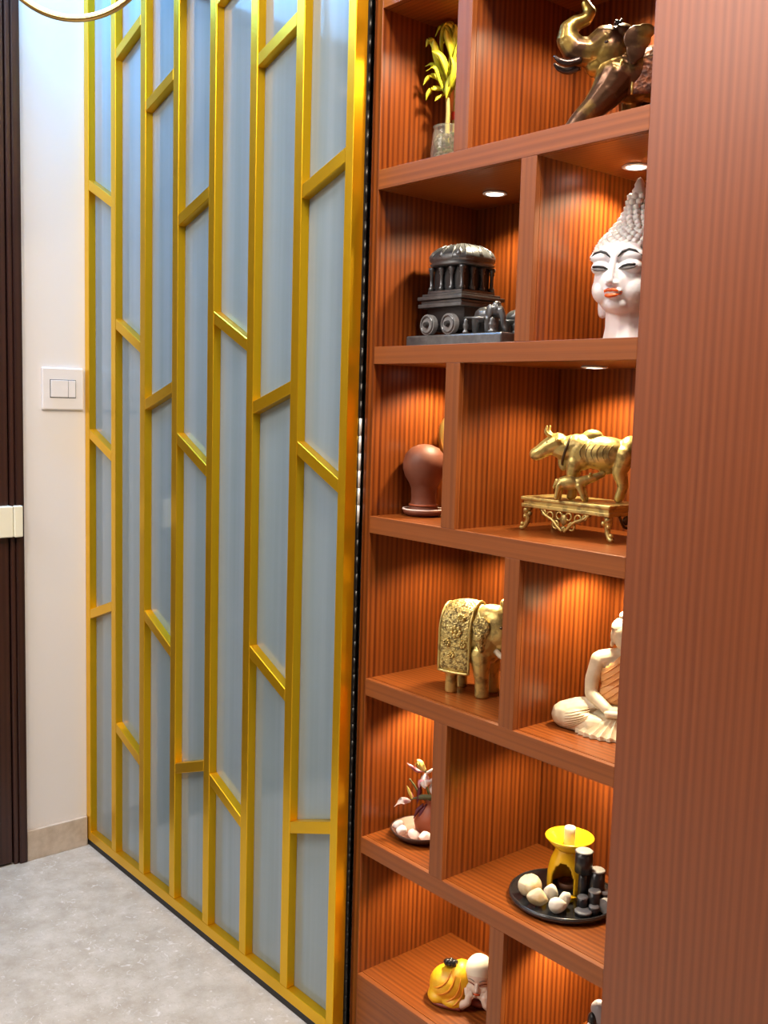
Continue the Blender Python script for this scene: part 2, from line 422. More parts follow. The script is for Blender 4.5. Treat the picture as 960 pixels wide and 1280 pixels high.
def ribbon(bm, pts, w, thick=0.0006, n=8, side=None, cup=0.15):
    """long leaf along pts; w = half width profile values"""
    P = bez(pts, n); N = len(P); rows = []
    for i, p in enumerate(P):
        t = (P[min(i + 1, N - 1)] - P[max(i - 1, 0)]).normalized()
        sd = Vector(side) if side else t.cross(Vector((0, 0, 1)))
        if sd.length < 1e-4: sd = Vector((1, 0, 0))
        sd = (sd - t * sd.dot(t)).normalized(); nn = sd.cross(t).normalized()
        f = i / (N - 1) * (len(w) - 1); j = min(int(f), len(w) - 2); h = w[j] + (w[j + 1] - w[j]) * (f - j)
        rows.append([bm.verts.new(p - sd * h + nn * h * cup), bm.verts.new(p + nn * thick), bm.verts.new(p + sd * h + nn * h * cup), bm.verts.new(p - nn * thick)])
    fs = []
    for a, b in zip(rows, rows[1:]):
        for k in range(4): fs.append(bm.faces.new((a[k], a[(k + 1) % 4], b[(k + 1) % 4], b[k])))
    fs.append(bm.faces.new(rows[0])); fs.append(bm.faces.new(rows[-1][::-1]))
    bmesh.ops.recalc_face_normals(bm, faces=fs)

# ------------------------------------------------------------------ the room
structure(bxo('floor', -0.10, ROOM_X + 0.1, ROOM_Y - 0.1, 0.40, -0.08, 0.0, 'floor_marble'))
structure(bxo('ceiling', -0.10, ROOM_X + 0.1, ROOM_Y - 0.1, 0.40, ROOM_H, ROOM_H + 0.08, 'ceiling_paint'))
DY0, DY1 = -1.15, -0.178      # door opening on the left wall
bm = BM(); box(bm, -0.10, 0.0, DY1, 0.40, 0, ROOM_H); box(bm, -0.10, 0.0, ROOM_Y, DY0, 0, ROOM_H); box(bm, -0.10, 0.0, DY0, DY1, 2.42, ROOM_H)
structure(obj('wall_left', bm, 'wall_paint'))
structure(bxo('wall_back', 0.0, 1.176, 0.075, 0.40, 0, ROOM_H, 'wall_paint'))
structure(bxo('wall_back_right', 2.90, ROOM_X, 0.04, 0.40, 0, ROOM_H, 'wall_dark'))
structure(bxo('wall_right', ROOM_X, ROOM_X + 0.10, ROOM_Y, 0.40, 0, ROOM_H, 'wall_dark'))
structure(bxo('wall_front', 0.0, ROOM_X, ROOM_Y - 0.10, ROOM_Y, 0, ROOM_H, 'wall_dark'))
structure(bxo('baseboard_left', 0.0, 0.012, -0.1772, -0.002, 0, 0.0863, 'baseboard_stone', bevel=0.0015))
# door on the left wall
door = bpy.data.objects.new('door_1', None); COL.objects.link(door); structure(door)
bm = BM()
for (y0, y1, x1) in ((-0.200, -0.178, 0.016), (-0.214, -0.200, 0.010)):
    box(bm, -0.06, x1, y0, y1, 0, 2.44, 0.003)
obj('door_frame', bm, 'door_wood', door)
bm = BM()
for (y0, y1, x1) in ((-1.154, -1.13, 0.026), (-1.13, -1.116, 0.016)): box(bm, -0.06, x1, y0, y1, 0, 2.44, 0.003)
obj('door_frame', bm, 'door_wood', door)
bxo('door_head', -0.06, 0.026, -1.13, -0.200, 2.40, 2.44, 'door_wood', door, 0.003)
leaf = bxo('door_leaf', -0.045, 0.006, -1.114, -0.217, 0.006, 2.396, 'door_wood', door, 0.002)
bm = BM(); box(bm, 0.007, 0.030, -0.262, -0.2125, 0.917, 1.000, 0.003); lat = obj('latch', bm, 'plastic_cream', door)
lat['label'] = 'cream plastic latch body on the door leaf'
bm = BM(); box(bm, 0.018, 0.034, -0.2115, -0.188, 0.917, 1.001, 0.003); kp = obj('latch_keeper', bm, 'plastic_cream', lat)
# switch
sw = thing('light_switch', 'square white light switch plate on the white wall beside the gold lattice', 'light switch', (0.0, -0.065, 1.313))
bm = BM(); box(bm, 0, 0.009, -0.0585, 0.0585, -0.0565, 0.0565, 0.003); obj('plate', bm, 'plastic_white', sw)
bm = BM(); box(bm, 0.0095, 0.0125, -0.036, 0.0125, -0.0225, 0.0235, 0.001); obj('rocker', bm, 'plastic_white', sw)
bm = BM(); box(bm, 0.0095, 0.0115, 0.0135, 0.034, -0.0225, 0.0235, 0.001); obj('blank_module', bm, 'plastic_white', sw)
bm = BM(); box(bm, 0.0085, 0.0093, -0.0375, 0.0355, -0.0245, 0.025); obj('module_gap', bm, 'black_gap', sw)

# ceiling lamps
for (x, y, s, w, c, lb) in CEIL_LIGHTS:
    t = thing('ceiling_light', lb, 'ceiling light', (x, y, ROOM_H))
    bm = BM()
    h = s / 2 + 0.02
    for (x0, x1, y0, y1) in ((-h, h, -h, -h + .02), (-h, h, h - .02, h), (-h, -h + .02, -h + .02, h - .02), (h - .02, h, -h + .02, h - .02)): box(bm, x0, x1, y0, y1, -0.03, -0.0005)
    obj('frame', bm, 'plastic_white', t)
    bxo('diffuser', -s / 2, s / 2, -s / 2, s / 2, -0.022, -0.001, 'lamp_glow', t)
cv = thing('cove_strip', 'long cool white light strip under the ceiling along the left wall', 'light strip', (COVE[0], COVE[1], ROOM_H))
bxo('channel', -0.03, 0.03, -COVE[2] / 2, COVE[2] / 2, -0.04, -0.0005, 'plastic_white', cv)
bxo('strip', -0.02, 0.02, -COVE[2] / 2 + .01, COVE[2] / 2 - .01, -0.052, -0.0405, 'cove_glow', cv)

# ------------------------------------------------------------------ gold lattice door
BAY, PW, DEP, ZB, ZT = 0.1651, 0.0268, 0.028, 0.0183, 2.40
XE = 1.179
lat_t = thing('lattice_door', 'tall gold lattice door with slanted bars and frosted blue-grey glass panes', 'door', (0, 0, 0))
posts = [0.0015 if i == 0 else i * BAY for i in range(8)]
pend = [p + PW for p in posts]; pend[7] = XE
for i in range(8):
    bm = BM(); box(bm, posts[i], pend[i], 0.0, DEP, ZB if i in (0, 7) else ZB + PW, ZT if i in (0, 7) else ZT - PW, 0.0012)
    obj('post', bm, 'gold', lat_t)
RB = 0.024
bxo('bottom_rail', pend[0], posts[7], 0.0, DEP, ZB, ZB + PW - 0.0005, 'gold', lat_t, 0.0012)
bxo('top_rail', pend[0], posts[7], 0.0, DEP, ZT - PW + 0.0005, ZT, 'gold', lat_t, 0.0012)
BARS = [
 [(1.861, 1.799), (1.192, 1.137), (0.685, 0.731)],
 [(1.485, 1.421), (0.399, 0.347), (2.16, 2.21)],
 [(2.001, 2.046), (1.279, 1.323), (0.740, 0.673)],
 [(1.711, 1.757), (1.201, 1.132), (0.384, 0.432), (2.24, 2.18)],
 [(1.479, 1.415), (0.408, 0.350), (2.16, 2.21)],
 [(1.995, 2.042), (1.282, 1.326), (0.749, 0.684)],
 [(1.709, 1.758), (1.204, 1.138), (0.405, 0.452), (2.24, 2.18)]]
PY0, PY1 = 0.0195, 0.0255
for i in range(7):
    xl, xr = pend[i], posts[i + 1]
    hh = PW / 2
    bs = sorted(BARS[i])
    edges = [(ZB + PW, ZB + PW)]
    for zl, zr in bs:
        h = hh * math.sqrt(1 + ((zr - zl) / (xr - xl)) ** 2) * 0.93
        bm = BM(); prism_xz(bm, [(xl + 0.0003, zl - h), (xr - 0.0003, zr - h), (xr - 0.0003, zr + h), (xl + 0.0003, zl + h)], 0.0004, DEP - 0.001, 0.0011)
        obj('slanted_bar', bm, 'gold', lat_t)
        edges.append((zl - h, zr - h)); edges.append((zl + h, zr + h))
    edges.append((ZT - PW, ZT - PW))
    for k in range(0, len(edges), 2):
        (l0, r0), (l1, r1) = edges[k], edges[k + 1]
        g = 0.0004
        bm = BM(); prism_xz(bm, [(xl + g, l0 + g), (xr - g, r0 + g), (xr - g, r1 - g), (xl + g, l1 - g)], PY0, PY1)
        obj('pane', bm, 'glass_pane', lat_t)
# continuous hinge on the right edge of the lattice door
kb = BM(); tube(kb, [(1.1785, 0.0338, 0.0), (1.1785, 0.0338, 0.0329)], 0.0030, 10)
kme = bpy.data.meshes.new('hinge_knuckle'); kb.to_mesh(kme); kb.free(); kme.materials.append(MATS['steel'])
for p in kme.polygons: p.use_smooth = True
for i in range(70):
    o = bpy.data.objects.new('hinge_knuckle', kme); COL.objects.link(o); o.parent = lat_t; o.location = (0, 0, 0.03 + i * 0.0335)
    if 1.05 < 0.03 + i * 0.0335 < 1.24: o.material_slots[0].link = 'OBJECT'; o.material_slots[0].material = MATS['steel_glint']  # these knuckles carry the painted reflection
bxo('hinge_leaf', 1.150, 1.1785, DEP + 0.001, DEP + 0.004, 0.03, 2.37, 'black_gap', lat_t)
bxo('rail_gap_shade', 0.002, 1.177, 0.0035, 0.020, 0.0, ZB - 0.0003, 'black_gap', lat_t)  # black strip standing in for the shade in the gap under the rail
bxo('threshold', 0.002, 1.176, 0.030, 0.073, 0.0, 0.02, 'black_gap', lat_t)
bxo('backing_board', 0.002, 1.145, 0.0335, 0.070, 0.021, 2.398, 'black_gap', lat_t)

# ------------------------------------------------------------------ display cabinet
YC, YB = 0.039, 0.300
XL0, XL, XR = 1.1855, 1.208, 1.802
Z = {'0b': 2.0127, '1t': 1.7275, '1b': 1.6918, '2t': 1.4042, '2b': 1.3719, '3t': 1.0837, '3b': 1.0512, '4t': 0.7646, '4b': 0.7314, '5t': 0.4425, '5b': 0.4099, '6t': 0.1556}
cab = thing('display_cabinet', 'wall of reddish striped wood veneer cubby shelves with a wide plain panel at the right', 'cabinet', (0, 0, 0))
TOPZ = 2.70
bxo('side_panel', XL0, XL, YC, YB + 0.02, 0.0, TOPZ, 'veneer_vertical', cab, 0.001)
bxo('end_panel', XR, XR + 0.03, YC + 0.0205, YB + 0.02, 0.0, TOPZ, 'veneer_panel', cab, 0.0008)
bxo('front_panel', XR, 2.895, YC, YC + 0.02, 0.0, TOPZ, 'veneer_panel', cab, 0.0004)
bxo('back_panel', XL, XR, YB, YB + 0.02, 0.0, TOPZ, 'veneer_vertical', cab)
def shelf(zb, zt):
    bxo_ = bxo('shelf', XL, XR, YC + 0.012, YB, zb, zt, 'veneer_shelf', cab)
    e = bxo('edge_band', XL, XR, YC, YC + 0.0108, zb, zt, 'veneer_edge', bxo_, 0.0008)
for n in '12345':
    shelf(Z[n + 'b'], Z[n + 't'])
shelf(0.120, Z['6t']); shelf(Z['0b'], 2.045)
bxo('plinth', XL, XR, YC + 0.001, YC + 0.02, 0.0, 0.1195, 'veneer_edge', cab)
bxo('upper_front', XL, XR, YC, YC + 0.02, 2.0455, TOPZ, 'veneer_panel', cab)
DN, DW = (1.405, 1.4395), (1.562, 1.595)       # dividers: narrow-left rows, wide-left rows
ROWS = [(Z['1t'], Z['0b'], DN), (Z['2t'], Z['1b'], DW), (Z['3t'], Z['2b'], DN), (Z['4t'], Z['3b'], DW), (Z['5t'], Z['4b'], DN), (Z['6t'], Z['5b'], DW)]
for (z0, z1, (a, b)) in ROWS:
    d = bxo('divider', a, b, YC + 0.012, YB, z0, z1, 'veneer_vertical', cab)
    bxo('edge_band', a, b, YC, YC + 0.0115, z0, z1, 'veneer_divider', d, 0.0008)

# ------------------------------------------------------------------ puck lights, one in the roof of each cubby
def puck(x, y, z, label, watts):
    t = thing('puck_light', label, 'spotlight', (x, y, z), 0, 'recessed puck lights in the cubbies')
    bm = BM(); lathe(bm, [(0.0, -0.0004), (0.021, -0.0004), (0.0225, -0.0015), (0.0225, -0.003), (0.0185, -0.0042), (0.0165, -0.002), (0.0, -0.002)], seg=28)
    obj('trim_ring', bm, 'puck_body', t, True)
    bm = BM(); lathe(bm, [(0.0, -0.0021), (0.0162, -0.0021), (0.0148, -0.0036), (0.0, -0.0045)], seg=28); obj('lens', bm, 'puck_glow', t, True)
    l = bpy.data.lights.new('puck_lamp', 'SPOT'); l.energy = watts; l.color = PUCK_COL; l.spot_size = R(144); l.spot_blend = 0.45; l.shadow_soft_size = 0.012
    o = bpy.data.objects.new('puck_lamp', l); COL.objects.link(o); o.location = (x, y, z - 0.009)
NL, NR, WL, WR = 1.300, 1.615, 1.36, 1.672
PK = [(1.362, 0.135, '0b', 'potted yellow-green plant', 1.0), (NR, 0.19, '0b', 'bronze elephant with raised trunk', 1.15),
      (1.351, 0.20, '1b', 'black stone chariot', 0.9), (1.664, 0.20, '1b', 'white head sculpture', 1.0),
      (NL, 0.18, '2b', 'round terracotta urn', 1.0), (1.600, 0.20, '2b', 'brass cow and calf', 1.0),
      (WL, 0.19, '3b', 'brass elephant', 0.9), (WR, 0.19, '3b', 'seated cream figure', 1.0),
      (NL, 0.18, '4b', 'flower vase on a pebble dish', 1.0), (NR, 0.19, '4b', 'black tray with yellow oil burner', 0.9),
      (WL, 0.19, '5b', 'small monk in a yellow robe', 0.9), (WR, 0.19, '5b', 'grey and black figurine', 1.0)]
for (x, y, k, what, f) in PK: puck(x, y, Z[k], 'round white puck light in the cubby roof over the ' + what, PUCK_W * f)

# ------------------------------------------------------------------ ring pendant
rc = Vector((0.6683, -0.3143, 2.2079)); RR = 0.165
nrm = Vector((-cw.x, -cw.y, 0.0)).normalized(); sx = Vector((0, 0, 1)).cross(nrm).normalized()
ring = thing('ring_pendant', 'thin gold ring pendant light hanging at the upper left', 'pendant light', (rc.x, rc.y, rc.z))
def rpts(r, off): return [sx * (r * math.cos(2 * PI * i / 96)) + Vector((0, 0, r * math.sin(2 * PI * i / 96))) + nrm * off for i in range(96)]
bm = BM(); tube(bm, rpts(RR, 0.0), 0.0058, 12, True); obj('ring_frame', bm, 'ring_gold', ring, True)
bm = BM(); tube(bm, rpts(RR - 0.0045, 0.0015), 0.0042, 10, True); obj('diffuser', bm, 'ring_glow', ring, True)
bm = BM(); tube(bm, [(0, 0, RR + 0.004), (0, 0, ROOM_H - rc.z - 0.022)], 0.0012, 8); obj('cord', bm, 'black_gap', ring)
bm = BM(); lathe(bm, [(0, 0), (0.045, 0), (0.045, -0.016), (0.038, -0.022), (0, -0.022)], (0, 0, ROOM_H - rc.z - 0.0005)); obj('canopy', bm, 'ring_gold', ring, True)

# ================================================================== things on the shelves
# ---- plant in a glass jar
F = Fig('potted_plant', 'yellow-green leafy plant standing in a small glass jar in the top cubby', 'plant', 558, 222.6, 0.00152, (1.2511, 0.17, 1.7279))
k = F.k
bm = BM(); lathe(bm, [(0, 0.5 * k), (17 * k, 0.5 * k), (20 * k, 5 * k), (21 * k, 30 * k), (19 * k, 52 * k), (17.5 * k, 58 * k), (19 * k, 61 * k), (17.8 * k, 61 * k), (16.3 * k, 58 * k), (17.6 * k, 52 * k), (19.5 * k, 30 * k), (18.6 * k, 6 * k), (0, 4 * k)], seg=36)
obj('jar', bm, 'jar_glass', F.root, True)
bm = BM()
for i in range(230):
    a = random.random() * 2 * PI; r = 14.5 * math.sqrt(random.random()); ell(bm, (r * k * math.cos(a), r * k * math.sin(a), (8 + 42 * random.random()) * k), (3.2 + random.random()) * k, 1)
g = obj('gravel', bm, 'jar_gravel', F.root, True); g['kind'] = 'stuff'
STEM = [((0, 206, 0), (-1, 165, -2), (-1, 140, -3), (-5, 108, -4)), ((8, 206, 6), (8, 160, 4), (9, 120, 2), (10, 80, 2)), ((16, 206, 2), (15, 160, 0), (18, 120, 0), (24, 84, 3))]
for s_ in STEM:
    bm = BM(); F.tb(bm, s_, [3.0, 3.0, 2.8, 2.2], 8, 6, True); obj('stem', bm, 'stem_green', F.root, True)
bm = BM(); lathe(bm, [(3.6 * k, 0), (4.2 * k, 2 * k), (4.2 * k, 8 * k), (3.6 * k, 10 * k)], F.L(8, 152, 4), 14); obj('red_band', bm, 'ribbon_red', F.root, True)
LEAF = [  # path in local units (a, v, b), half width
 ([(-5, 110, -4), (-16, 78, -8), (-26, 62, -10), (-31, 70, -10)], 3.4), ([(-5, 108, -4), (-12, 70, -6), (-10, 44, -8), (0, 40, -9), (6, 50, -10)], 2.2), ([(10, 84, 2), (6, 62, -8), (0, 46, -12), (-8, 44, -14), (-13, 54, -16)], 2.0), ([(-4, 126, -4), (-14, 108, -12), (-20, 96, -16), (-30, 100, -16)], 2.0), ([(9, 100, 0), (12, 84, -14), (10, 66, -18), (16, 52, -18)], 3.0),
 ([(-4, 112, -4), (-14, 92, -10), (-20, 74, -14), (-22, 62, -16)], 4.2), ([(-5, 118, -4), (-18, 118, -8), (-26, 124, -10), (-29, 133, -10)], 2.6),
 ([(-4, 122, -2), (-12, 126, -8), (-18, 134, -12)], 2.4), ([(0, 112, -2), (2, 80, -10), (6, 54, -14), (4, 44, -15)], 4.6),
 ([(4, 108, 0), (6, 84, -12), (14, 62, -16), (22, 66, -18)], 4.6), ([(9, 90, 2), (4, 66, -4), (-4, 46, -8), (-14, 46, -10), (-20, 58, -10)], 2.4),
 ([(10, 84, 2), (14, 60, -4), (24, 44, -6), (36, 50, -6)], 3.6), ([(10, 92, 2), (6, 100, -10), (-2, 118, -14), (-4, 132, -14)], 4.2),
 ([(12, 92, 0), (14, 104, -12), (12, 122, -16), (10, 138, -16)], 4.4), ([(-4, 116, -3), (-10, 100, -8), (-22, 90, -8), (-31, 92, -8)], 2.6),
 ([(24, 88, 3), (22, 66, -8), (16, 52, -12), (8, 60, -14)], 4.2), ([(24, 86, 3), (32, 66, 0), (42, 62, 0)], 3.4),
 ([(2, 118, -4), (-6, 96, -14), (-14, 82, -18), (-24, 78, -20)], 3.6), ([(6, 100, -2), (0, 76, -14), (-6, 60, -18), (-8, 50, -18)], 4.0), ([(-3, 130, -4), (2, 112, -14), (4, 96, -18), (0, 84, -20)], 3.6), ([(-5, 112, -4), (-20, 104, -10), (-28, 108, -12), (-33, 116, -12)], 2.4), ([(0, 122, -3), (8, 104, -14), (16, 92, -16), (24, 94, -16)], 4.2),
 ([(10, 86, 6), (8, 62, 12), (-2, 52, 18), (-14, 60, 20)], 3.6), ([(2, 110, 0), (-6, 88, 8), (-16, 80, 14), (-24, 86, 16)], 3.4)]
for pth, w in LEAF:
    bm = BM(); ribbon(bm, [F.L(*p) for p in pth], [w * k * x for x in (0.45, 1.2, 1.35, 1.05, 0.08)], 0.0005, 7, side=(0.75, 0.25, 0.5), cup=0.25)
    obj('leaf', bm, 'leaf_yellow', F.root, True)

# ---- bronze elephant (top row)
F = Fig('bronze_elephant', 'dark bronze elephant statue with trunk raised and curled over its head', 'statue', 770, 174.1, 0.001275, (1.6522, 0.16, 1.7279), YAW - 0.15)
k = F.k
bm = BM()
F.e(bm, 822, 100, 4, (48, 34, 30)); F.e(bm, 786, 98, 0, (30, 30, 32)); F.e(bm, 757, 72, -4, (25, 23, 26)); F.e(bm, 771, 52, -2, (16, 17, 15)); F.e(bm, 742, 88, -4, (15, 14, 13)); F.e(bm, 757, 98, -3, (17, 19, 18))
F.ch(bm, [(752, 60, -5, 21), (735, 72, -6, 18), (717, 70, -7, 17.5), (706, 57, -7, 14.5), (706, 45, -7, 12), (714, 37, -7, 9.5), (726, 33, -7, 8), (731, 24, -7, 7.5), (725, 14, -7, 5.5)])
F.ch(bm, [(766, 104, -8, 26), (754, 124, -13, 20), (741, 140, -16, 15.5), (725, 156, -17, 13), (718, 168, -17, 13.5)]); F.ch(bm, [(716, 168, -17, 12), (716, 169.5, -17, 12)])
F.ch(bm, [(786, 118, 16, 16), (786, 150, 17, 12), (785, 166, 17, 12.5)]); F.ch(bm, [(852, 115, -12, 17), (856, 150, -14, 12), (856, 166, -14, 12.5)]); F.ch(bm, [(848, 115, 16, 17), (850, 150, 18, 12), (850, 166, 18, 12.5)])
F.ch(bm, [(866, 92, 4, 4), (872, 115, 4, 3), (872, 140, 4, 2.5)])
el = blob('body', bm, 'bronze', F.root, 0.0017, 4)
for sb in (-1, 1):
    bm = BM(); b0 = -5 + sb * 12
    F.tb(bm, [(722, 84, b0), (708, 88, b0 + sb * 3), (697, 85, b0 + sb * 3), (690, 79, b0 + sb * 2)], [4.6, 4.4, 3.6, 1.6], 10); obj('tusk', bm, 'bronze_dark', F.root, True)
    bm = BM(); b1 = -2 + sb * 33
    F.e(bm, 787, 66, b1, (17, 3.0, 16)); F.e(bm, 795, 58, b1 + sb, (13, 3, 9)); F.e(bm, 786, 78, b1, (12, 2.8, 15)); F.e(bm, 784, 88, b1 - sb, (6, 2.4, 8)); ear = blob('ear', bm, 'bronze', F.root, 0.0014, 4)
    bm = BM(); F.e(bm, 752, 66, -4 + sb * 20, (3.4, 2.6, 2.4), 2); obj('eye', bm, 'bronze_dark', F.root, True)
bm = BM(); g = shell(bm, F.I(820, 100, 4), 60 * k, 33 * k, 36 * k, -36 * k, 34 * k, -2.35, 2.35, 2.2 * k, 12, 26); cl = obj('saddle_cloth', bm, 'bronze_cloth', F.root, True)
for row in (g[0], g[-1]):
    bm = BM(); tube(bm, row, 1.5 * k, 8); obj('cloth_border', bm, 'bronze_gold', cl, True)
bm = BM(); F.tb(bm, [(771, 88, -30), (766, 108, -26), (758, 118, -8), (764, 114, 12)], 2.4, 8); obj('neck_band', bm, 'bronze_gold', F.root, True)
bm = BM()
for i in range(16):
    a = i * 0.7; F.e(bm, 767 + 9 * math.cos(a) * (i % 4) / 3, 44 + 7 * math.sin(a), -13 - (i % 3), 2.4, 1)
obj('head_ornament', bm, 'bronze_dark', F.root, True)

# ---- black stone chariot (world aligned, drawn by two elephants)
ch_t = thing('stone_chariot', 'black carved stone temple chariot with wheels drawn by small elephants on a slab', 'sculpture', (1.337, 0.175, 1.4046)); ch_t.scale = (1.05, 1.05, 1.05)
def cb(name, x0, x1, y0, y1, z0, z1, m='black_stone', par=ch_t, bev=0.0012): return bxo(name, x0, x1, y0, y1, z0, z1, m, par, bev)
cb('slab', -0.110, 0.127, -0.066, 0.068, 0, 0.022, bev=0.003)
body = cb('chassis', -0.088, 0.008, -0.036, 0.044, 0.032, 0.074, 'black_stone_dark')
PX0, PX1, PYa, PYb = -0.098, 0.014, -0.050, 0.058
for (z0, z1, i) in ((0.072, 0.079, 0.0), (0.0795, 0.085, 0.004), (0.0855, 0.092, -0.001), (0.0925, 0.097, 0.005), (0.0975, 0.103, 0.012)):
    cb('platform_tier', PX0 + i, PX1 - i, PYa + i, PYb - i, z0, z1)
cxm, cym = (PX0 + PX1) / 2, (PYa + PYb) / 2
sh = cb('shrine', cxm - 0.036, cxm + 0.036, cym - 0.034, cym + 0.034, 0.1035, 0.1448, 'black_stone_dark')
for i in range(4):
    for j in range(4):
        if i in (0, 3) or j in (0, 3):
            px, py = cxm - 0.0390 + 0.026 * i, cym - 0.0372 + 0.0248 * j
            bm = BM(); lathe(bm, [(0, 0), (0.0058, 0), (0.0058, 0.005), (0.0036, 0.007), (0.0032, 0.027), (0.0050, 0.030), (0.0040, 0.033), (0.0064, 0.036), (0.0064, 0.0408), (0, 0.0408)], (px, py, 0.1035), 10)
            obj('pillar', bm, 'black_stone', sh, True)
def rsq(bm, secs, cx, cy, n=40, p=3.2):
    rings = []
    for (hx, hy, z) in secs:
        rg = []
        for i in range(n):
            t = 2 * PI * i / n; c, s = math.cos(t), math.sin(t)
            rg.append(bm.verts.new((cx + hx * math.copysign(abs(c) ** (2 / p), c), cy + hy * math.copysign(abs(s) ** (2 / p), s), z)))
        rings.append(rg)
    fs = [bm.faces.new(rings[0][::-1]), bm.faces.new(rings[-1])]
    for a, b in zip(rings, rings[1:]):
        for i in range(n): fs.append(bm.faces.new((a[i], a[(i + 1) % n], b[(i + 1) % n], b[i])))
    bmesh.ops.recalc_face_normals(bm, faces=fs)
bm = BM(); rsq(bm, [(0.040, 0.038, 0.1450), (0.050, 0.048, 0.1455), (0.053, 0.051, 0.149), (0.049, 0.047, 0.152), (0.052, 0.050, 0.154), (0.0535, 0.0515, 0.160), (0.050, 0.048, 0.168), (0.042, 0.040, 0.176), (0.029, 0.027, 0.183), (0.012, 0.011, 0.187), (0.004, 0.004, 0.1875)], cxm, cym)
roof = obj('roof', bm, 'black_stone', ch_t, True)
for i in range(20):
    t = 2 * PI * i / 20; c, s = math.cos(t), math.sin(t); p = 2 / 3.2
    fx = math.copysign(abs(c) ** p, c); fy = math.copysign(abs(s) ** p, s)
    bm = BM(); tube(bm, [(cxm + h * fx, cym + h * 0.97 * fy, z) for h, z in ((0.0520, 0.156), (0.0528, 0.162), (0.0493, 0.1693), (0.0413, 0.1768), (0.0288, 0.1835))], 0.0010, 6)
    obj('roof_rib', bm, 'black_stone', roof, True)
for (dx, dy) in ((-1, -0.65), (-0.1, -1.05), (0.75, -0.95), (1.05, -0.1), (1, 0.6), (-1, 0.4)):
    bm = BM(); x, y = cxm + dx * 0.044, cym + dy * 0.042
    lathe(bm, [(0, 0), (0.0075, 0), (0.008, 0.004), (0.005, 0.010), (0.0015, 0.014), (0, 0.015)], (x, y, 0.160), 12); obj('dormer', bm, 'black_stone', roof, True)
for wx in (-0.058, -0.004):
    for sy in (-0.058, 0.062):
        bm = BM(); frustum(bm, (wx, sy - 0.005, 0.0405), (wx, sy + 0.005, 0.0405), 0.0182, 0.0182, 28); wh = obj('wheel', bm, 'wheel_stone', ch_t)
        o_ = -0.0052 if sy < 0 else 0.0052
        bm = BM(); frustum(bm, (wx, sy + o_, 0.0405), (wx, sy + o_ * 2.2, 0.0405), 0.006, 0.004, 16); obj('hub', bm, 'black_stone_dark', wh)
        bm = BM(); tube(bm, [(wx + 0.0145 * math.cos(2 * PI * i / 28), sy + o_ * 1.1, 0.0405 + 0.0145 * math.sin(2 * PI * i / 28)) for i in range(28)], 0.0016, 6, True); obj('wheel_rim', bm, 'black_stone', wh, True)
        bm = BM(); tube(bm, [(wx, sy * 0.4 + 0.002, 0.0405), (wx, sy - o_ * 0.9, 0.0405)], 0.003, 8); obj('axle', bm, 'black_stone_dark', wh)
def mini_elephant(x, y, z, s, par):
    bm = BM(); e_ = lambda dx, dy, dz, r: ell(bm, (x + dx * s, y + dy * s, z + dz * s), tuple(q * s for q in r), 2)
    e_(0, 0, 24, (17, 11, 11)); e_(19, 0, 30, (9, 8.5, 9.5)); e_(20, 0, 37, (5, 6, 4))
    c_ = lambda pts: chain(bm, [(x + p[0] * s, y + p[1] * s, z + p[2] * s, p[3] * s) for p in pts])
    c_([(26, 0, 29, 5), (31, 0, 20, 4), (32, 0, 10, 3.2), (35, 0, 5, 2.6)])
    for lx in (-11, 11):
        for ly in (-6, 6): c_([(lx, ly, 18, 5.5), (lx, ly, 4.6, 4.5)])
    for ly in (-8.5, 8.5): e_(15, ly, 28, (6, 2.2, 9))
    return blob('elephant', bm, 'black_stone', par, 0.0013, 2)
m1 = mini_elephant(0.054, -0.030, 0.0222, 0.00135, ch_t)
m2 = mini_elephant(0.066, 0.036, 0.0222, 0.00135, ch_t)
bm = BM(); tube(bm, [(0.008, -0.034, 0.052), (0.03, -0.050, 0.050), (0.07, -0.049, 0.048)], 0.002, 8); obj('shaft', bm, 'black_stone', ch_t, True)
bm = BM(); tube(bm, [(0.008, 0.034, 0.052), (0.03, 0.022, 0.050), (0.078, 0.022, 0.048)], 0.002, 8); obj('shaft', bm, 'black_stone', ch_t, True)
for (x, y, s) in ((0.092, -0.052, 1), (0.110, -0.012, 0.9), (0.118, 0.054, 1), (0.034, -0.057, 0.7)):
    bm = BM(); lathe(bm, [(0, 0), (0.0075 * s, 0), (0.0075 * s, 0.004), (0.004 * s, 0.006), (0.0065 * s, 0.011), (0.007 * s, 0.015), (0.004 * s, 0.020), (0.005 * s, 0.023), (0, 0.0265)], (x, y, 0.0222), 14); obj('finial_post', bm, 'black_stone', ch_t, True)

# ---- white head sculpture with curled hair
F = Fig('head_sculpture', 'white head sculpture with curled hair, pointed topknot, black brows and orange lips', 'sculpture', 790, 423.6, 0.001262, (1.7050, 0.148, 1.4046), 0.16)
F.f = 1.0; k = F.k
bm = BM()
F.el(bm, 0, 336, 6, (46, 49, 44)); F.el(bm, 0, 350, -10, (42, 40, 40)); F.el(bm, 0, 378, -30, (17, 15, 12)); F.el(bm, 0, 372, -16, (32, 26, 20))
for s in (-1, 1):
    F.el(bm, s * 19, 360, -28, (18, 17, 19)); F.el(bm, s * 20, 335, -40, (14, 9, 9)); F.el(bm, s * 4.5, 355.5, -51, (3.6, 4.5, 3)); F.el(bm, s * 20, 322, -40, (17, 8, 8))
    F.el(bm, s * 43, 350, 6, (5, 11, 18)); F.chl(bm, [(s * 42, 365, 5, 5), (s * 41, 378, 5, 6), (s * 40, 386, 5, 6)])
F.el(bm, 0, 318, -34, (30, 14, 16)); F.chl(bm, [(0, 322, -47, 4), (0, 340, -53, 4), (0, 353, -56.5, 4.6)])
F.el(bm, 0, 364.5, -48, (12, 5, 3.4)); F.el(bm, 0, 370, -47, (10, 5.5, 4))
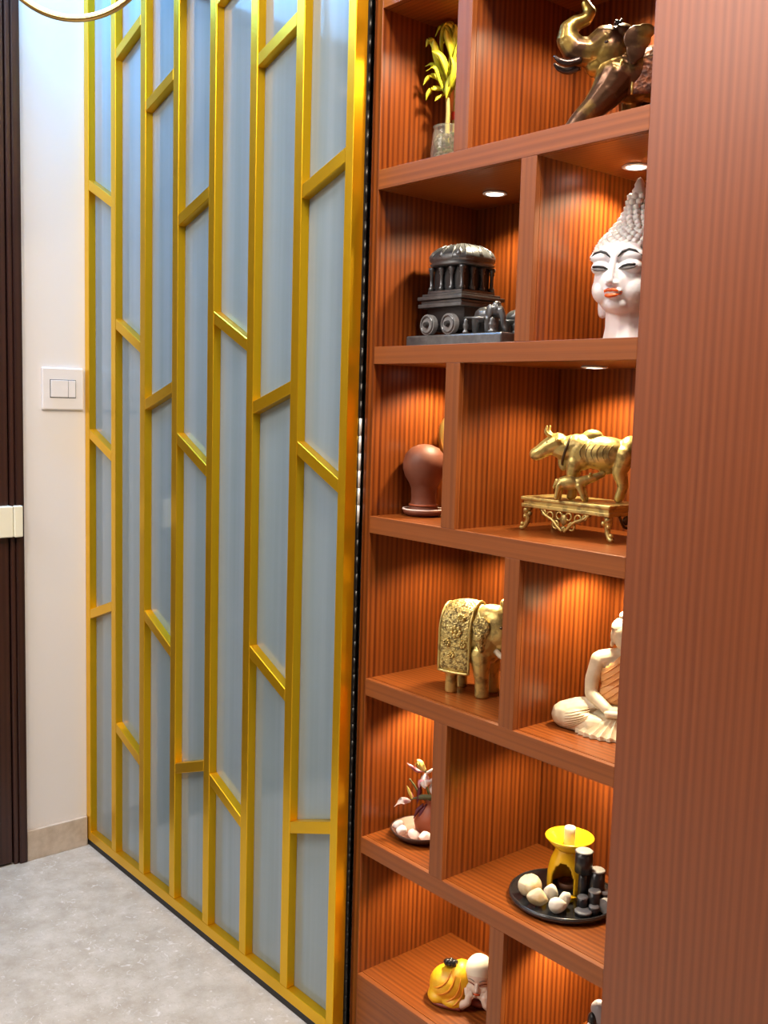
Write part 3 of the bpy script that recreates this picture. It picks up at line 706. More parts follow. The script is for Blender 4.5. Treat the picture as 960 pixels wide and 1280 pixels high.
F.chl(bm, [(0, 380, 2, 31), (0, 405, 3, 31), (0, 424, 3, 34)])
head = blob('face', bm, 'white_stone', F.root, 0.0014, 7)
# flat foot
for v in head.data.vertices: v.co.z = max(v.co.z, 0.0003)
tree = bvh_of(head)
bm = BM(); hc = (0, 326, 9); hr = (50, 53, 47)
ell(bm, F.L(hc[0], hc[1] - 5, hc[2] + 4), (47.5 * k, 50 * k, 40 * k), 4)
for f_ in [f for f in bm.faces if f.calc_center_median().z < (F.v0 - 330) * k - max(0, f.calc_center_median().y) * 0.9 + (0.016 if f.calc_center_median().y < -0.02 else 0)]: bm.faces.remove(f_)
for v in [v for v in bm.verts if not v.link_faces]: bm.verts.remove(v)
lathe(bm, [(40 * k, -10 * k), (35 * k, 2 * k), (27 * k, 14 * k), (18 * k, 26 * k), (13 * k, 36 * k), (10.5 * k, 48 * k), (8 * k, 60 * k), (3 * k, 68 * k), (0, 70 * k)], F.L(0, 296, 9), 24)
hair = obj('hair', bm, 'hair_white', F.root, True)
bm = BM()
ga = PI * (3 - math.sqrt(5)); N = 430
for i in range(N):          # curls over the skull
    z = 1 - 1.55 * i / N; r = math.sqrt(max(0, 1 - z * z)); t = ga * i
    a, b, c = hr[0] * r * math.cos(t), hr[1] * r * math.sin(t), hr[2] * z
    v = hc[1] - c
    front = -b / hr[1]
    lim = 309 + 6 * (a / 40) ** 2 if front > 0.25 else 309 + 12 + (0.25 - front) * 60
    if v > min(lim, 384): continue
    ell(bm, F.L(a, v, hc[2] + b), 5.2 * k, 1)
for j, (rr, vv) in enumerate(((40, 299), (35.5, 292.5), (31, 286), (26, 280), (21, 273), (17, 266), (14, 259), (12.5, 252), (11, 245))):
    n = max(8, int(2 * PI * rr / 8.0))
    for i in range(n):
        t = 2 * PI * (i + 0.5 * (j % 2)) / n; ell(bm, F.L(rr * math.cos(t), vv, 9 + rr * math.sin(t)), 5.0 * k, 1)
cu_ = obj('hair_curls', bm, 'hair_white', F.root, True); cu_['kind'] = 'stuff'
bm = BM(); lathe(bm, [(8.5 * k, 0), (9 * k, 4 * k), (6 * k, 8 * k), (6.5 * k, 11 * k), (3.5 * k, 17 * k), (0, 20 * k)], F.L(0, 240, 9), 16); obj('topknot_tip', bm, 'hair_white', F.root, True)
for s in (-1, 1):
    bm = BM(); tube(bm, [F.on(tree, s * a, v, -0.6) for a, v in ((5, 324), (11, 318.5), (19, 316), (27, 318), (35, 324))], [0.6 * k, 1.5 * k, 1.8 * k, 1.5 * k, 0.5 * k], 8); obj('eyebrow', bm, 'paint_black', F.root, True)
    bm = BM(); tube(bm, [F.on(tree, s * a, v, -0.5) for a, v in ((7, 338), (13, 335.2), (20, 334.2), (27, 334.2), (35, 333))], [0.5 * k, 1.4 * k, 1.6 * k, 1.6 * k, 0.5 * k], 8); obj('eyelid_line', bm, 'paint_black', F.root, True)
    bm = BM(); tube(bm, [F.on(tree, s * a, v, -0.3) for a, v in ((9, 338.4), (15, 338.6), (20, 338.4), (26, 337.4), (31, 335.6))], [0.4 * k, 1.6 * k, 1.8 * k, 1.5 * k, 0.4 * k], 8); obj('eye', bm, 'paint_eye', F.root, True)
bm = BM(); tube(bm, [F.on(tree, a, v, -0.2) for a, v in ((-12, 366), (-7.5, 364.2), (-3, 363), (0, 363.8), (3, 363), (7.5, 364.2), (12, 366))], [0.5 * k, 1.7 * k, 2.2 * k, 1.9 * k, 2.2 * k, 1.7 * k, 0.5 * k], 8)
tube(bm, [F.on(tree, a, v, -0.2) for a, v in ((-11, 367.4), (-6, 369.6), (0, 370.4), (6, 369.6), (11, 367.4))], [0.5 * k, 2.2 * k, 2.7 * k, 2.2 * k, 0.5 * k], 8); obj('lips', bm, 'lips', F.root, True)

# ---- terracotta urn on a saucer
F = Fig('terracotta_urn', 'round brown terracotta urn on a flared foot standing in a saucer', 'urn', 528, 643.0, 0.001562, (1.2530, 0.136, 1.0841)); k = F.k
bm = BM(); lathe(bm, [(0, 0), (19 * k, 0), (24 * k, 3 * k), (26 * k, 8 * k), (24 * k, 8 * k), (20 * k, 4.5 * k), (0, 4 * k)], seg=40); obj('saucer', bm, 'terracotta', F.root, True)
bm = BM(); tube(bm, [(25.2 * k * math.cos(2 * PI * i / 48), 25.2 * k * math.sin(2 * PI * i / 48), 8.4 * k) for i in range(48)], 1.1 * k, 8, True); obj('saucer_rim', bm, 'dish_rim', F.root, True)
bm = BM(); lathe(bm, [(0, 4.6 * k), (19 * k, 4.6 * k), (19.5 * k, 8 * k), (16 * k, 14 * k), (15.5 * k, 22 * k), (16 * k, 34 * k), (19 * k, 41 * k), (24 * k, 49 * k), (26.8 * k, 58 * k), (27 * k, 66 * k), (24 * k, 76 * k), (17 * k, 84 * k), (8 * k, 88 * k), (0, 89 * k)], seg=44); ub = obj('urn_body', bm, 'terracotta', F.root, True)
bm = BM(); F.tb(bm, [(550, 584, -6), (558, 578, -7), (563, 570, -8)], [6, 4.5, 3.5], 12); obj('spout', bm, 'terracotta', F.root, True)
bm = BM(); tube(bm, [(16.8 * k * math.cos(2 * PI * i / 40), 16.8 * k * math.sin(2 * PI * i / 40), 13.5 * k) for i in range(40)], 1.6 * k, 8, True); obj('foot_ring', bm, 'terracotta_light', F.root, True)

# ---- slim brass ornament behind the urn
F = Fig('brass_leaf_ornament', 'slim brass leaf ornament half hidden behind the divider beside the terracotta urn', 'ornament', 556, 640.0, 0.001600, (1.2440, 0.208, 1.0841)); k = F.k
bm = BM(); lathe(bm, [(0, 0), (12 * k, 0), (12 * k, 3 * k), (6 * k, 8 * k), (3 * k, 20 * k), (3.2 * k, 60 * k), (0, 66 * k)], seg=24); obj('foot', bm, 'brass_leaf', F.root, True)
bm = BM(); ribbon(bm, [F.L(0, 576, 0), F.L(-7, 555, -1), F.L(-8, 535, -2), F.L(0, 512, -2)], [k * x for x in (1, 5, 6.5, 5, 0.5)], 0.0012, 8, side=(1, 0, 0.1), cup=0.2); obj('blade', bm, 'brass_leaf', F.root, True)
bm = BM(); ribbon(bm, [F.L(1, 576, 0), F.L(9, 552, 2), F.L(10, 532, 2), F.L(3, 510, 1)], [k * x for x in (1, 4, 5, 4, 0.5)], 0.0012, 8, side=(1, 0, -0.1), cup=0.2); obj('blade', bm, 'brass_leaf', F.root, True)

# ---- brass cow and calf on a footed stand
F = Fig('cow_figurine', 'brass cow suckling her calf on an ornate footed brass stand', 'figurine', 725, 669.3, 0.001369, (1.6032, 0.180, 1.0841), 0.50); k = F.k
F.f = 1.06
TOP = 44
bm = BM(); f0 = 669.3 - TOP
F.e(bm, 748, 566, 0, (37, 21, 21)); F.e(bm, 722, 566, 0, (20, 19, 23)); F.e(bm, 734, 546, 0, (13, 8, 9)); F.e(bm, 778, 561, 0, (15, 18, 18)); F.e(bm, 790, 552, 0, (6, 8, 6))
F.ch(bm, [(716, 560, 0, 17), (700, 562, -2, 14), (692, 560, -3, 12)]); F.e(bm, 702, 577, -1, (8, 4, 13))
F.ch(bm, [(694, 555, -4, 13), (683, 561, -6, 11), (674, 568, -8, 9), (670, 570, -8, 8.5)])
for s in (-1, 1):
    F.ch(bm, [(716, 578, s * 9, 10), (713, 598, s * 9, 6.5), (714, 612, s * 9, 5), (713, f0 - 5, s * 9, 5)])
    F.ch(bm, [(774, 566, s * 10, 12), (767, 588, s * 10, 8), (772, 605, s * 10, 5.2), (768, f0 - 5, s * 10, 5)])
F.e(bm, 752, 585, 0, (10, 9, 7))
cow = blob('cow', bm, 'brass', F.root, 0.0015, 3)
for s in (-1, 1):
    bm = BM(); F.tb(bm, [(688, 548, -4 + s * 6), (682, 542, -5 + s * 10), (683, 534, -5 + s * 9)], [2.8, 2.3, 0.9], 8); obj('horn', bm, 'brass', cow, True)
    bm = BM(); F.e(bm, 697, 551, -3 + s * 13, (4, 7, 3), 2); obj('ear', bm, 'brass', cow, True)
    bm = BM(); F.e(bm, 684, 555, -5.5 + s * 8.5, 1.8, 2); obj('eye', bm, 'brass_dark', cow, True)
bm = BM(); F.tb(bm, [(793, 548, 0), (799, 562, -1), (799, 585, -1), (792, 604, -2), (789, 618, -2)], [3, 2.4, 2, 2, 3.4], 8); obj('tail', bm, 'brass', cow, True)
bm = BM(); P = []
for i in range(28):
    t = 2 * PI * i / 28; P.append(F.I(706 + 5 * math.cos(t), 564 - 18 * math.cos(t), 15.5 * math.sin(t) - 1))
tube(bm, P, 1.7 * k, 8, True); obj('collar', bm, 'brass_dark', cow, True)
trc = bvh_of(cow)
def onC(u, v, off=0.1):
    x, _, z = F.I(u, v); h = trc.ray_cast(Vector((x, -1, z)), Vector((0, 1, 0))); p = h[0] if h[0] else Vector((x, 0, z)); return (p.x, p.y + off * k, p.z)
for i in range(6):
    u = 730 + i * 6.5
    bm = BM(); tube(bm, [onC(u - 5 * math.sin(j / 7 * PI) - j * 0.5, 552 + j * (3.2 + 0.3 * (i % 2))) for j in range(8)], [x * k for x in (0.1, 0.5, 0.8, 0.9, 0.9, 0.8, 0.5, 0.1)], 6); obj('engraved_line', bm, 'brass_shade', cow, True)
bm = BM(); B = -20
F.e(bm, 712, 603, B, (15, 8.5, 9)); F.ch(bm, [(724, 602, B, 7), (734, 598, B + 3, 5.6), (741, 595, B + 6, 5), (749, 591, B + 10, 3.8)])
for (u, s) in ((702, -1), (704, 1), (725, -1), (727, 1)): F.ch(bm, [(u, 606, B + s * 4, 4.2), (u - 2 if u < 710 else u + 4, 616, B + s * 4, 3), (u - 3 if u < 710 else u + 6, f0 - 3, B + s * 4, 3)])
F.ch(bm, [(698, 600, B, 2), (695, 610, B, 1.6)]); F.e(bm, 737, 591, B - 1, (2, 3, 2.4), 2)
calf = blob('calf', bm, 'brass', F.root, 0.0013, 2)
# the stand is square with the shelf
std = Matrix.Rotation(-0.50, 3, 'Z')
def S3(x, y, z): return std @ Vector((x - 1.6032, y - 0.180, z))
def to_stand(bm):
    for v in bm.verts: v.co = S3(*v.co)
SX0, SX1, SY0, SY1 = 1.500, 1.692, 0.140, 0.240; SH = TOP * k
bm = BM()
box(bm, SX0, SX1, SY0, SY1, SH - 0.0065, SH, 0.002); box(bm, SX0 + .004, SX1 - .004, SY0 + .004, SY1 - .004, SH - 0.0125, SH - 0.006, 0.001); box(bm, SX0 + .001, SX1 - .001, SY0 + .001, SY1 - .001, SH - 0.019, SH - 0.012, 0.0015)
to_stand(bm); st = obj('stand_top', bm, 'brass', F.root)
ZB_ = SH - 0.0185
for (x, y, sx_, sy_) in ((SX0 + .012, SY0 + .012, -1, -1), (SX1 - .012, SY0 + .012, 1, -1), (SX0 + .012, SY1 - .012, -1, 1), (SX1 - .012, SY1 - .012, 1, 1)):
    bm = BM()
    pts = bez([(x, y, ZB_), (x + sx_ * .005, y + sy_ * .002, ZB_ - .010), (x + sx_ * .002, y + sy_ * .001, ZB_ - .022), (x + sx_ * .008, y + sy_ * .003, .006), (x + sx_ * .016, y + sy_ * .006, .0036)], 6)
    n = len(pts); tube(bm, pts, [(0.0065 - 0.0035 * i / n) for i in range(n)], 10)
    for (dx, dz, r) in ((0.004, -.006, .006), (-.004, -.012, .0045), (0.006, -.017, .004), (.012, -.031, .0042)): ell(bm, (x + sx_ * dx, y + sy_ * .004, ZB_ + dz), r, 2)
    to_stand(bm); obj('stand_leg', bm, 'brass', F.root, True)
bm = BM(); mx_ = (SX0 + SX1) / 2
for s in (-1, 1):
    tube(bm, bez([(mx_ + s * .052, SY0 + .006, ZB_ - .001), (mx_ + s * .040, SY0 + .003, ZB_ - .010), (mx_ + s * .024, SY0 + .002, ZB_ - .016), (mx_ + s * .010, SY0 + .002, ZB_ - .028), (mx_ + s * .002, SY0 + .003, ZB_ - .034)], 6), 0.0026, 8)
    for (cx_, cz_, r_) in ((.030, -.010, .0065), (.017, -.024, .0065), (.010, -.008, .006), (.044, -.006, .004)):
        tube(bm, [(mx_ + s * cx_ + r_ * math.cos(2 * PI * i / 20), SY0 + .004, ZB_ + cz_ + r_ * math.sin(2 * PI * i / 20)) for i in range(20)], 0.0017, 6, True)
ell(bm, (mx_, SY0 + .004, ZB_ - .014), (.008, .004, .010), 2); ell(bm, (mx_, SY0 + .004, ZB_ - .029), (.005, .004, .005), 2)
to_stand(bm); obj('apron_scrollwork', bm, 'brass', F.root, True)
bm = BM()
tube(bm, bez([(SX1 - .002, SY0 + .030, ZB_), (SX1, SY0 + .038, ZB_ - .014), (SX1 - .001, SY0 + .050, ZB_ - .020), (SX1, SY0 + .062, ZB_ - .014), (SX1 - .002, SY0 + .070, ZB_)], 6), 0.0024, 8)
ell(bm, (SX1 - .002, SY0 + .050, ZB_ - .008), (.004, .010, .008), 2)
to_stand(bm); obj('end_scrollwork', bm, 'brass_dark', F.root, True)

# ---- brass elephant (fourth row)
F = Fig('brass_elephant', 'brass elephant statue with patterned saddle cloth and raised trunk facing the divider', 'statue', 587, 865.3, 0.001502, (1.4004, 0.150, 0.7650), 0.36); k = F.k; F.f = 1.06
bm = BM()
F.e(bm, 582, 790, 0, (38, 26, 38)); F.e(bm, 566, 800, 0, (20, 24, 34)); F.e(bm, 597, 795, 0, (24, 25, 34)); F.e(bm, 612, 778, -2, (25, 21, 27)); F.e(bm, 606, 766, -2, (24, 17, 15)); F.e(bm, 618, 796, -2, (15, 13, 13))
F.ch(bm, [(625, 780, -2, 13), (638, 789, -2, 10.5), (648, 786, -2, 9), (649, 772, -2, 7.5), (640, 760, -2, 6.5), (629, 752, -2, 6), (619, 748, -2, 5.5)])
for s in (-1, 1):
    F.ch(bm, [(563, 815, s * 15, 13), (561, 845, s * 15, 7.5), (561, 863, s * 15, 8)]); F.ch(bm, [(597, 812, s * 16, 14), (600, 845, s * 16, 8.5), (601, 863, s * 16, 9)])
F.ch(bm, [(549, 790, 0, 3), (545, 810, 0, 2.5), (546, 828, 0, 3)])
el2 = blob('body', bm, 'brass', F.root, 0.0017, 3)
for s in (-1, 1):
    bm = BM(); F.tb(bm, [(614, 806, -2 + s * 10), (624, 812, -2 + s * 12), (636, 809, -2 + s * 12), (643, 802, -2 + s * 10)], [3.6, 3.4, 2.8, 1], 10); obj('tusk', bm, 'cream_resin', F.root, True)
    bm = BM(); F.e(bm, 600, 778, s * 25, (12, 3, 15)); F.ch(bm, [(600, 788, s * 26, 9), (602, 804, s * 26, 4)]); blob('ear', bm, 'brass_carved', F.root, 0.0014, 3)
    bm = BM(); F.e(bm, 623, 775, -2 + s * 17.5, (3, 2, 2), 2); obj('eye', bm, 'brass_dark', F.root, True)
bm = BM(); g = shell(bm, F.I(574, 790, 0), 48 * k, 28.5 * k, 39.5 * k, -27 * k, 15 * k, -2.75, 2.75, 2.0 * k, 12, 30); cl = obj('saddle_cloth', bm, 'brass_carved', F.root, True)
for row in (g[0], g[-1], [r_[0] for r_ in g], [r_[-1] for r_ in g]):
    bm = BM(); tube(bm, row, 1.7 * k, 8); obj('cloth_border', bm, 'brass', cl, True)
for (u, v, r_) in ((571, 785, 9), (560, 800, 5.5), (580, 800, 5.5), (566, 815, 5), (576, 768, 5.5)):
    bm = BM()
    y = -30.8
    for q in range(7):
        t = 2 * PI * q / 7; ell(bm, F.I(u + r_ * 0.62 * math.cos(t), v + r_ * 0.62 * math.sin(t), y + (3.5 if v < 775 else 0)), (r_ * 0.34 * k, 2.0 * k, r_ * 0.34 * k), 2)
    ell(bm, F.I(u, v, y + (3.5 if v < 775 else 0)), (r_ * 0.3 * k, 2.6 * k, r_ * 0.3 * k), 2)
    obj('rosette', bm, 'brass', cl, True)

# ---- seated cream figure
F = Fig('seated_figure', 'cream seated meditating figure in an orange sash with a pleated hem', 'figurine', 778, 918.0, 0.001290, (1.6965, 0.192, 0.7650), YAW - 0.26); F.f = 1.0; k = F.k
bm = BM()
F.el(bm, 0, 791, 0, (15, 17, 19)); F.el(bm, 0, 800, -4, (12, 12, 11)); F.chl(bm, [(0, 808, 1, 8.5), (0, 822, 2, 10)]); F.chl(bm, [(0, 788, -15, 2.5), (0, 795, -17, 3)])
for s in (-1, 1):
    F.el(bm, s * 15, 794, 1, (2.5, 4, 9)); F.el(bm, s * 15, 805, 0, (2.5, 3.5, 5))
    F.chl(bm, [(s * 10, 822, 3, 11), (s * 27, 827, 3, 12)]); F.chl(bm, [(s * 30, 828, 2, 11.5), (s * 38, 855, 0, 9.5), (s * 38, 872, -6, 8.5), (s * 16, 885, -27, 7)])
    F.chl(bm, [(s * 16, 897, 4, 20), (s * 52, 899, -4, 20), (s * 70, 902, -10, 18)]); F.chl(bm, [(s * 70, 903, -10, 17), (s * 38, 908, -26, 14), (s * 8, 909, -30, 12)])
F.el(bm, 0, 843, 3, (27, 17, 30)); F.el(bm, 0, 875, 3, (28, 20, 26)); F.el(bm, 0, 900, 4, (40, 28, 22)); F.el(bm, 0, 886, -29, (20, 8, 6))
sf = blob('body', bm, 'cream_resin', F.root, 0.0017, 3)
for v in sf.data.vertices: v.co.z = max(v.co.z, 0.0003)
bm = BM(); F.el(bm, 0, 784, 3, (17, 17.5, 14)); F.el(bm, 0, 769, 4, (8, 8, 7))
for f_ in [f for f in bm.faces if f.calc_center_median().y < -0.004 and f.calc_center_median().z < (F.v0 - 783) * k]: bm.faces.remove(f_)
for v in [v for v in bm.verts if not v.link_faces]: bm.verts.remove(v)
obj('hair', bm, 'cream_face', F.root, True)
bm = BM(); F.el(bm, 0, 845, 2.5, (29, 19.5, 33), 4); F.el(bm, 0, 872, 2.5, (29.5, 22, 26), 4)
for f_ in [f for f in bm.faces if (lambda c: (F.v0 - c.z / k) < 816 - (c.x / k) * 0.9 or (F.v0 - c.z / k) > 882)(f.calc_center_median())]: bm.faces.remove(f_)
for v in [v for v in bm.verts if not v.link_faces]: bm.verts.remove(v)
rb = obj('sash', bm, 'robe_orange', F.root, True)
md = rb.modifiers.new('thick', 'SOLIDIFY'); md.thickness = 0.0012
for i in range(6):
    bm = BM(); P = []
    for j in range(13):
        a = -26 + 52 * j / 12; v = 824 + i * 9 - a * 0.85
        if v > 880 or v < 815: continue
        rr = 1 - (a / 29.5) ** 2
        z1 = 1 - ((v - 845) / 33) ** 2; z2 = 1 - ((v - 872) / 26) ** 2 - 0
        q1 = 19.5 * math.sqrt(max(0, z1 - (a / 29) ** 2)); q2 = 22 * math.sqrt(max(0, z2 - (a / 29.5) ** 2))
        P.append(F.L(a, v, 2.5 - max(q1, q2) - 0.3))
    if len(P) > 3: tube(bm, P, 0.9 * k, 6); obj('sash_fold', bm, 'robe_orange', rb, True)
bm = BM(); F.chl(bm, [(-14, 890, -33, 5), (14, 890, -33, 5)]); F.el(bm, 0, 888, -33, (20, 9, 5)); blob('hands', bm, 'cream_face', F.root, 0.0014, 3)
# pleated hem: a fan that spreads on the shelf
bm = BM(); top_, bot_ = [], []; n = 56
for i in range(n + 1):
    t = PI + PI * i / n; w = 1 + 0.055 * math.sin(i * PI / 2.0 + 0.6)
    top_.append([bm.verts.new(F.L(r * 54 * w * math.cos(t), F.v0 - hgt - (1.6 * math.sin(i * PI / 2.0) if q else 0), -24 + r * 34 * w * math.sin(t))) for q, (r, hgt) in enumerate(((0.12, 26), (0.45, 20), (0.78, 11), (1.0, 4.5)))])
    bot_.append(bm.verts.new(F.L(54 * w * math.cos(t), F.v0 - 0.4, -24 + 34 * w * math.sin(t))))
for i in range(n):
    for q in range(3): bm.faces.new((top_[i][q], top_[i + 1][q], top_[i + 1][q + 1], top_[i][q + 1]))
    bm.faces.new((top_[i][3], top_[i + 1][3], bot_[i + 1], bot_[i]))
bm.faces.new(bot_)
bmesh.ops.recalc_face_normals(bm, faces=bm.faces)
obj('pleated_hem', bm, 'cream_resin', F.root, False)
tsf = bvh_of(sf)
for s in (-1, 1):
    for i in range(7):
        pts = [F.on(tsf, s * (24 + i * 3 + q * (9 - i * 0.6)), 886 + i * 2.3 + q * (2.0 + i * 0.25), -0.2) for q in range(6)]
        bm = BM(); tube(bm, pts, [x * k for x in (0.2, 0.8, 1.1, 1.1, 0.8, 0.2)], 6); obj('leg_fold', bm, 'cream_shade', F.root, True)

# ---- dish of pebbles with a small flower vase
F = Fig('terracotta_dish', 'shallow terracotta dish with a pale inside, under the flower vase', 'dish', 526, 1040.8, 0.001595, (1.2765, 0.135, 0.4429)); k = F.k; Fd = F
bm = BM(); lathe(bm, [(0, 0), (26 * k, 0), (33 * k, 4 * k), (38 * k, 11 * k), (36.5 * k, 11.5 * k), (36 * k, 11 * k)], seg=48); obj('outside', bm, 'terracotta_dark', F.root, True)
bm = BM(); lathe(bm, [(36.8 * k, 11.2 * k), (35 * k, 10.5 * k), (31 * k, 5 * k), (27 * k, 2.2 * k), (0, 2 * k)], seg=48); obj('inside', bm, 'dish_inside', F.root, True)
def pebble(name, fig, u, v, b, r, m, label, cat, group, sd):
    rnd = random.Random(sd); bm = BM(); bmesh.ops.create_icosphere(bm, subdivisions=3, radius=1.0)
    ax = [Vector((rnd.uniform(-1, 1), rnd.uniform(-1, 1), rnd.uniform(-1, 1))).normalized() for _ in range(9)]; dd = [rnd.uniform(0.58, 0.9) for _ in ax]
    for vv in bm.verts:
        for a_, d_ in zip(ax, dd):
            t = vv.co.dot(a_)
            if t > d_: vv.co -= a_ * (t - d_) * 0.85
    for vv in bm.verts: vv.co = Vector((vv.co.x * r[0], vv.co.y * r[1], vv.co.z * r[2])) * fig.k
    lo = min(vv.co.z for vv in bm.verts)
    loc = Matrix.Rotation(fig.root.rotation_euler.z, 3, 'Z') @ Vector(fig.I(u, fig.v0, b)); loc.z = v * fig.k - lo
    o = obj(name, bm, m, None, True); o.location = Vector(fig.root.location) + loc; o.rotation_euler = (0, 0, fig.root.rotation_euler.z)
    return tag(o, label, cat, group)
for i, (u, v, b, r, lb) in enumerate(((498, 6.5, 0, (7.6, 7, 7.5), 'white pebble at the left rim of the terracotta dish'), (517, 2.6, -19, (7.8, 7, 8), 'large white pebble in the middle of the terracotta dish below the vase'),
        (502, 6.5, -15, (7.2, 6.8, 7), 'white pebble near the front left rim of the terracotta dish'), (530, 4.0, -26.5, (8.6, 6.4, 7), 'white pebble at the front rim of the terracotta dish'))):
    pebble('pebble', Fd, u, v, b, r, 'pebble_white', lb, 'pebble', 'white pebbles in the terracotta dish', 11 + i)
vz = Fig('flower_vase', 'small orange terracotta vase with pink and white artificial orchids', 'vase', 538, 1035.4, 0.001613, (1.2765 + 12 * 0.001613 * math.cos(YAW) - 0.0055, 0.135 + 12 * 0.001613 * math.sin(YAW) + 0.006, 0.4429 + 2.2 * 0.001613)); k = vz.k
F = vz
bm = BM(); lathe(bm, [(0, 0), (13 * k, 0), (19 * k, 7 * k), (21 * k, 15 * k), (18.5 * k, 24 * k), (11.5 * k, 33 * k), (7 * k, 38 * k), (7.5 * k, 42 * k), (10 * k, 45 * k), (9 * k, 45.4 * k), (6 * k, 42 * k), (0, 41 * k)], seg=40); obj('vase_body', bm, 'terracotta_light', F.root, True)
for pth in (((0, 996, 0), (-4, 984, -2), (-8, 968, -3), (-9, 952, -4)), ((1, 996, 0), (2, 978, 0), (3, 960, -3)), ((-1, 996, -1), (-8, 990, -4), (-18, 988, -6), (-30, 992, -8)), ((-1, 996, 1), (-12, 990, 0), (-22, 974, -2), (-28, 966, -2))):
    bm = BM(); F.tb(bm, pth, [1.6, 1.4, 1.2, 0.9], 8, 6, True); obj('stem', bm, 'flower_stem', F.root, True)
bm = BM(); F.tb(bm, [(-16, 987, -6), (-2, 986, -8), (14, 987, -8)], 3.2, 10, 4, True); obj('bamboo_tie', bm, 'flower_stem', F.root, True)
def petal(path, w, m, side=(0.7, 0.3, 0.6)):
    bm = BM(); ribbon(bm, [F.L(*p) for p in path], [w * k * x for x in (0.25, 0.85, 1.0, 0.75, 0.1)], 0.0006, 7, side=side, cup=0.3); obj('petal', bm, m, F.root, True)
for pth, w, m in (
    ([(-9, 954, -4), (-14, 948, -8), (-18, 942, -9), (-22, 946, -9)], 4.8, 'petal_yellow'), ([(-9, 954, -4), (-18, 954, -6), (-26, 948, -8), (-32, 944, -8)], 2.4, 'petal_pink'),
    ([(-8, 956, -4), (-10, 966, -10), (-9, 974, -12)], 5.5, 'petal_white'), ([(-8, 956, -4), (-2, 950, -9), (6, 944, -10)], 5.0, 'petal_white'), ([(-7, 960, -4), (-14, 966, -9), (-16, 974, -10)], 3.4, 'petal_pink'),
    ([(3, 962, -3), (-4, 964, -10), (-8, 972, -12)], 6.0, 'petal_white'), ([(3, 962, -3), (8, 952, -7), (12, 944, -8)], 5.5, 'petal_pink'), ([(3, 964, -3), (2, 974, -9), (0, 982, -10)], 6.0, 'petal_white'), ([(3, 964, -3), (10, 970, -8), (14, 980, -8)], 6.0, 'petal_white'),
    ([(-16, 972, -3), (-15, 982, -7), (-18, 996, -8)], 3.0, 'flower_dark'), ([(-26, 992, -8), (-34, 990, -11), (-40, 993, -12), (-46, 998, -12)], 4.6, 'petal_white'), ([(-24, 990, -7), (-28, 980, -9), (-31, 972, -9)], 2.0, 'petal_yellow'),
    ([(-22, 990, -6), (-26, 982, -8), (-30, 976, -9)], 1.4, 'petal_pink'), ([(-10, 996, -4), (-16, 1004, -8), (-22, 1014, -9)], 3.4, 'flower_dark'), ([(-6, 996, -4), (-12, 1006, -9), (-14, 1016, -10)], 3.0, 'flower_dark')):
    petal(pth, w, m)

# ---- black tray with oil burner, stones and a small fountain
F = Fig('round_tray', 'round black tray carrying a yellow oil burner and cream stones', 'tray', 704, 1122.0, 0.001402, (1.6210, 0.160, 0.4429)); k = F.k; Ft = F
bm = BM(); lathe(bm, [(0, 0), (58 * k, 0), (66 * k, 3 * k), (68 * k, 7 * k), (67 * k, 9 * k), (64 * k, 8.5 * k), (61 * k, 6.5 * k), (0, 6 * k)], seg=72); obj('tray_plate', bm, 'tray_black', F.root, True)
bm = BM(); tube(bm, [(66 * k * math.cos(2 * PI * i / 72), 66 * k * math.sin(2 * PI * i / 72), 8.7 * k) for i in range(72)], 1.3 * k, 8, True); obj('tray_rim', bm, 'tray_black', F.root, True)
def base_z(fig, r): return fig.v0 - 6.3 - r
for i, (u, b, r, m, lb) in enumerate(((661, -6, (15, 13, 15), 'stone_cream', 'large rounded cream stone at the left of the black tray'), (667, -30, (15, 10, 12), 'stone_cream', 'tan cream stone lying at the front left rim of the black tray'),
        (686, -16, (9.5, 8, 13), 'stone_pale', 'pale upright stone in the middle of the cream stones on the tray'), (700, -33, (7.5, 7.5, 12), 'stone_pale', 'slim pale stone beside the black fountain cups on the tray'), (690, -47, (12.5, 8.5, 11), 'stone_pale', 'pale blocky stone at the very front of the black tray'))):
    pebble('stone', Ft, u, 6.4, b, r, m, lb, 'stone', 'cream stones on the black tray', 31 + i)
def on_tray(name, label, cat, u, b, group=None):
    loc = Vector(Ft.root.location) + Matrix.Rotation(YAW, 3, 'Z') @ Vector(Ft.I(u, Ft.v0 - 6.15, b))
    return thing(name, label, cat, loc, YAW, group)
# oil burner
t = on_tray('oil_burner', 'glossy yellow ceramic oil burner with an arched opening on the black tray', 'oil burner', 713, 22)
t.scale = (1.15, 1.15, 1.15)
bm = BM(); rows = []; n = 56; prof = [(0.3, 22.5), (8, 22.8), (16, 22.5), (24, 21.5), (32, 19.5), (39, 16.5), (45, 14)]
def arch(ang, z):  # opening towards the left front
    d = (ang - R(242) + PI) % (2 * PI) - PI
    w = 0.62 * math.sqrt(max(0, 1 - (max(z - 14, 0) / 20) ** 2)) if z < 34 else 0
    return abs(d) < w
for z, r in prof: rows.append([(r * k * math.cos(2 * PI * i / n), r * k * math.sin(2 * PI * i / n), z * k) for i in range(n)])
sub = 4; prof2 = []
for (z0, r0), (z1, r1) in zip(prof, prof[1:]):
    for q in range(sub): prof2.append((z0 + (z1 - z0) * q / sub, r0 + (r1 - r0) * q / sub))
prof2.append(prof[-1]); n = 96
V = [[bm.verts.new((r * k * math.cos(2 * PI * i / n), r * k * math.sin(2 * PI * i / n), z * k)) for i in range(n)] for z, r in prof2]
for a in range(len(prof2) - 1):
    for i in range(n):
        if arch(2 * PI * (i + 0.5) / n, (prof2[a][0] + prof2[a + 1][0]) / 2): continue
        bm.faces.new((V[a][i], V[a][(i + 1) % n], V[a + 1][(i + 1) % n], V[a + 1][i]))
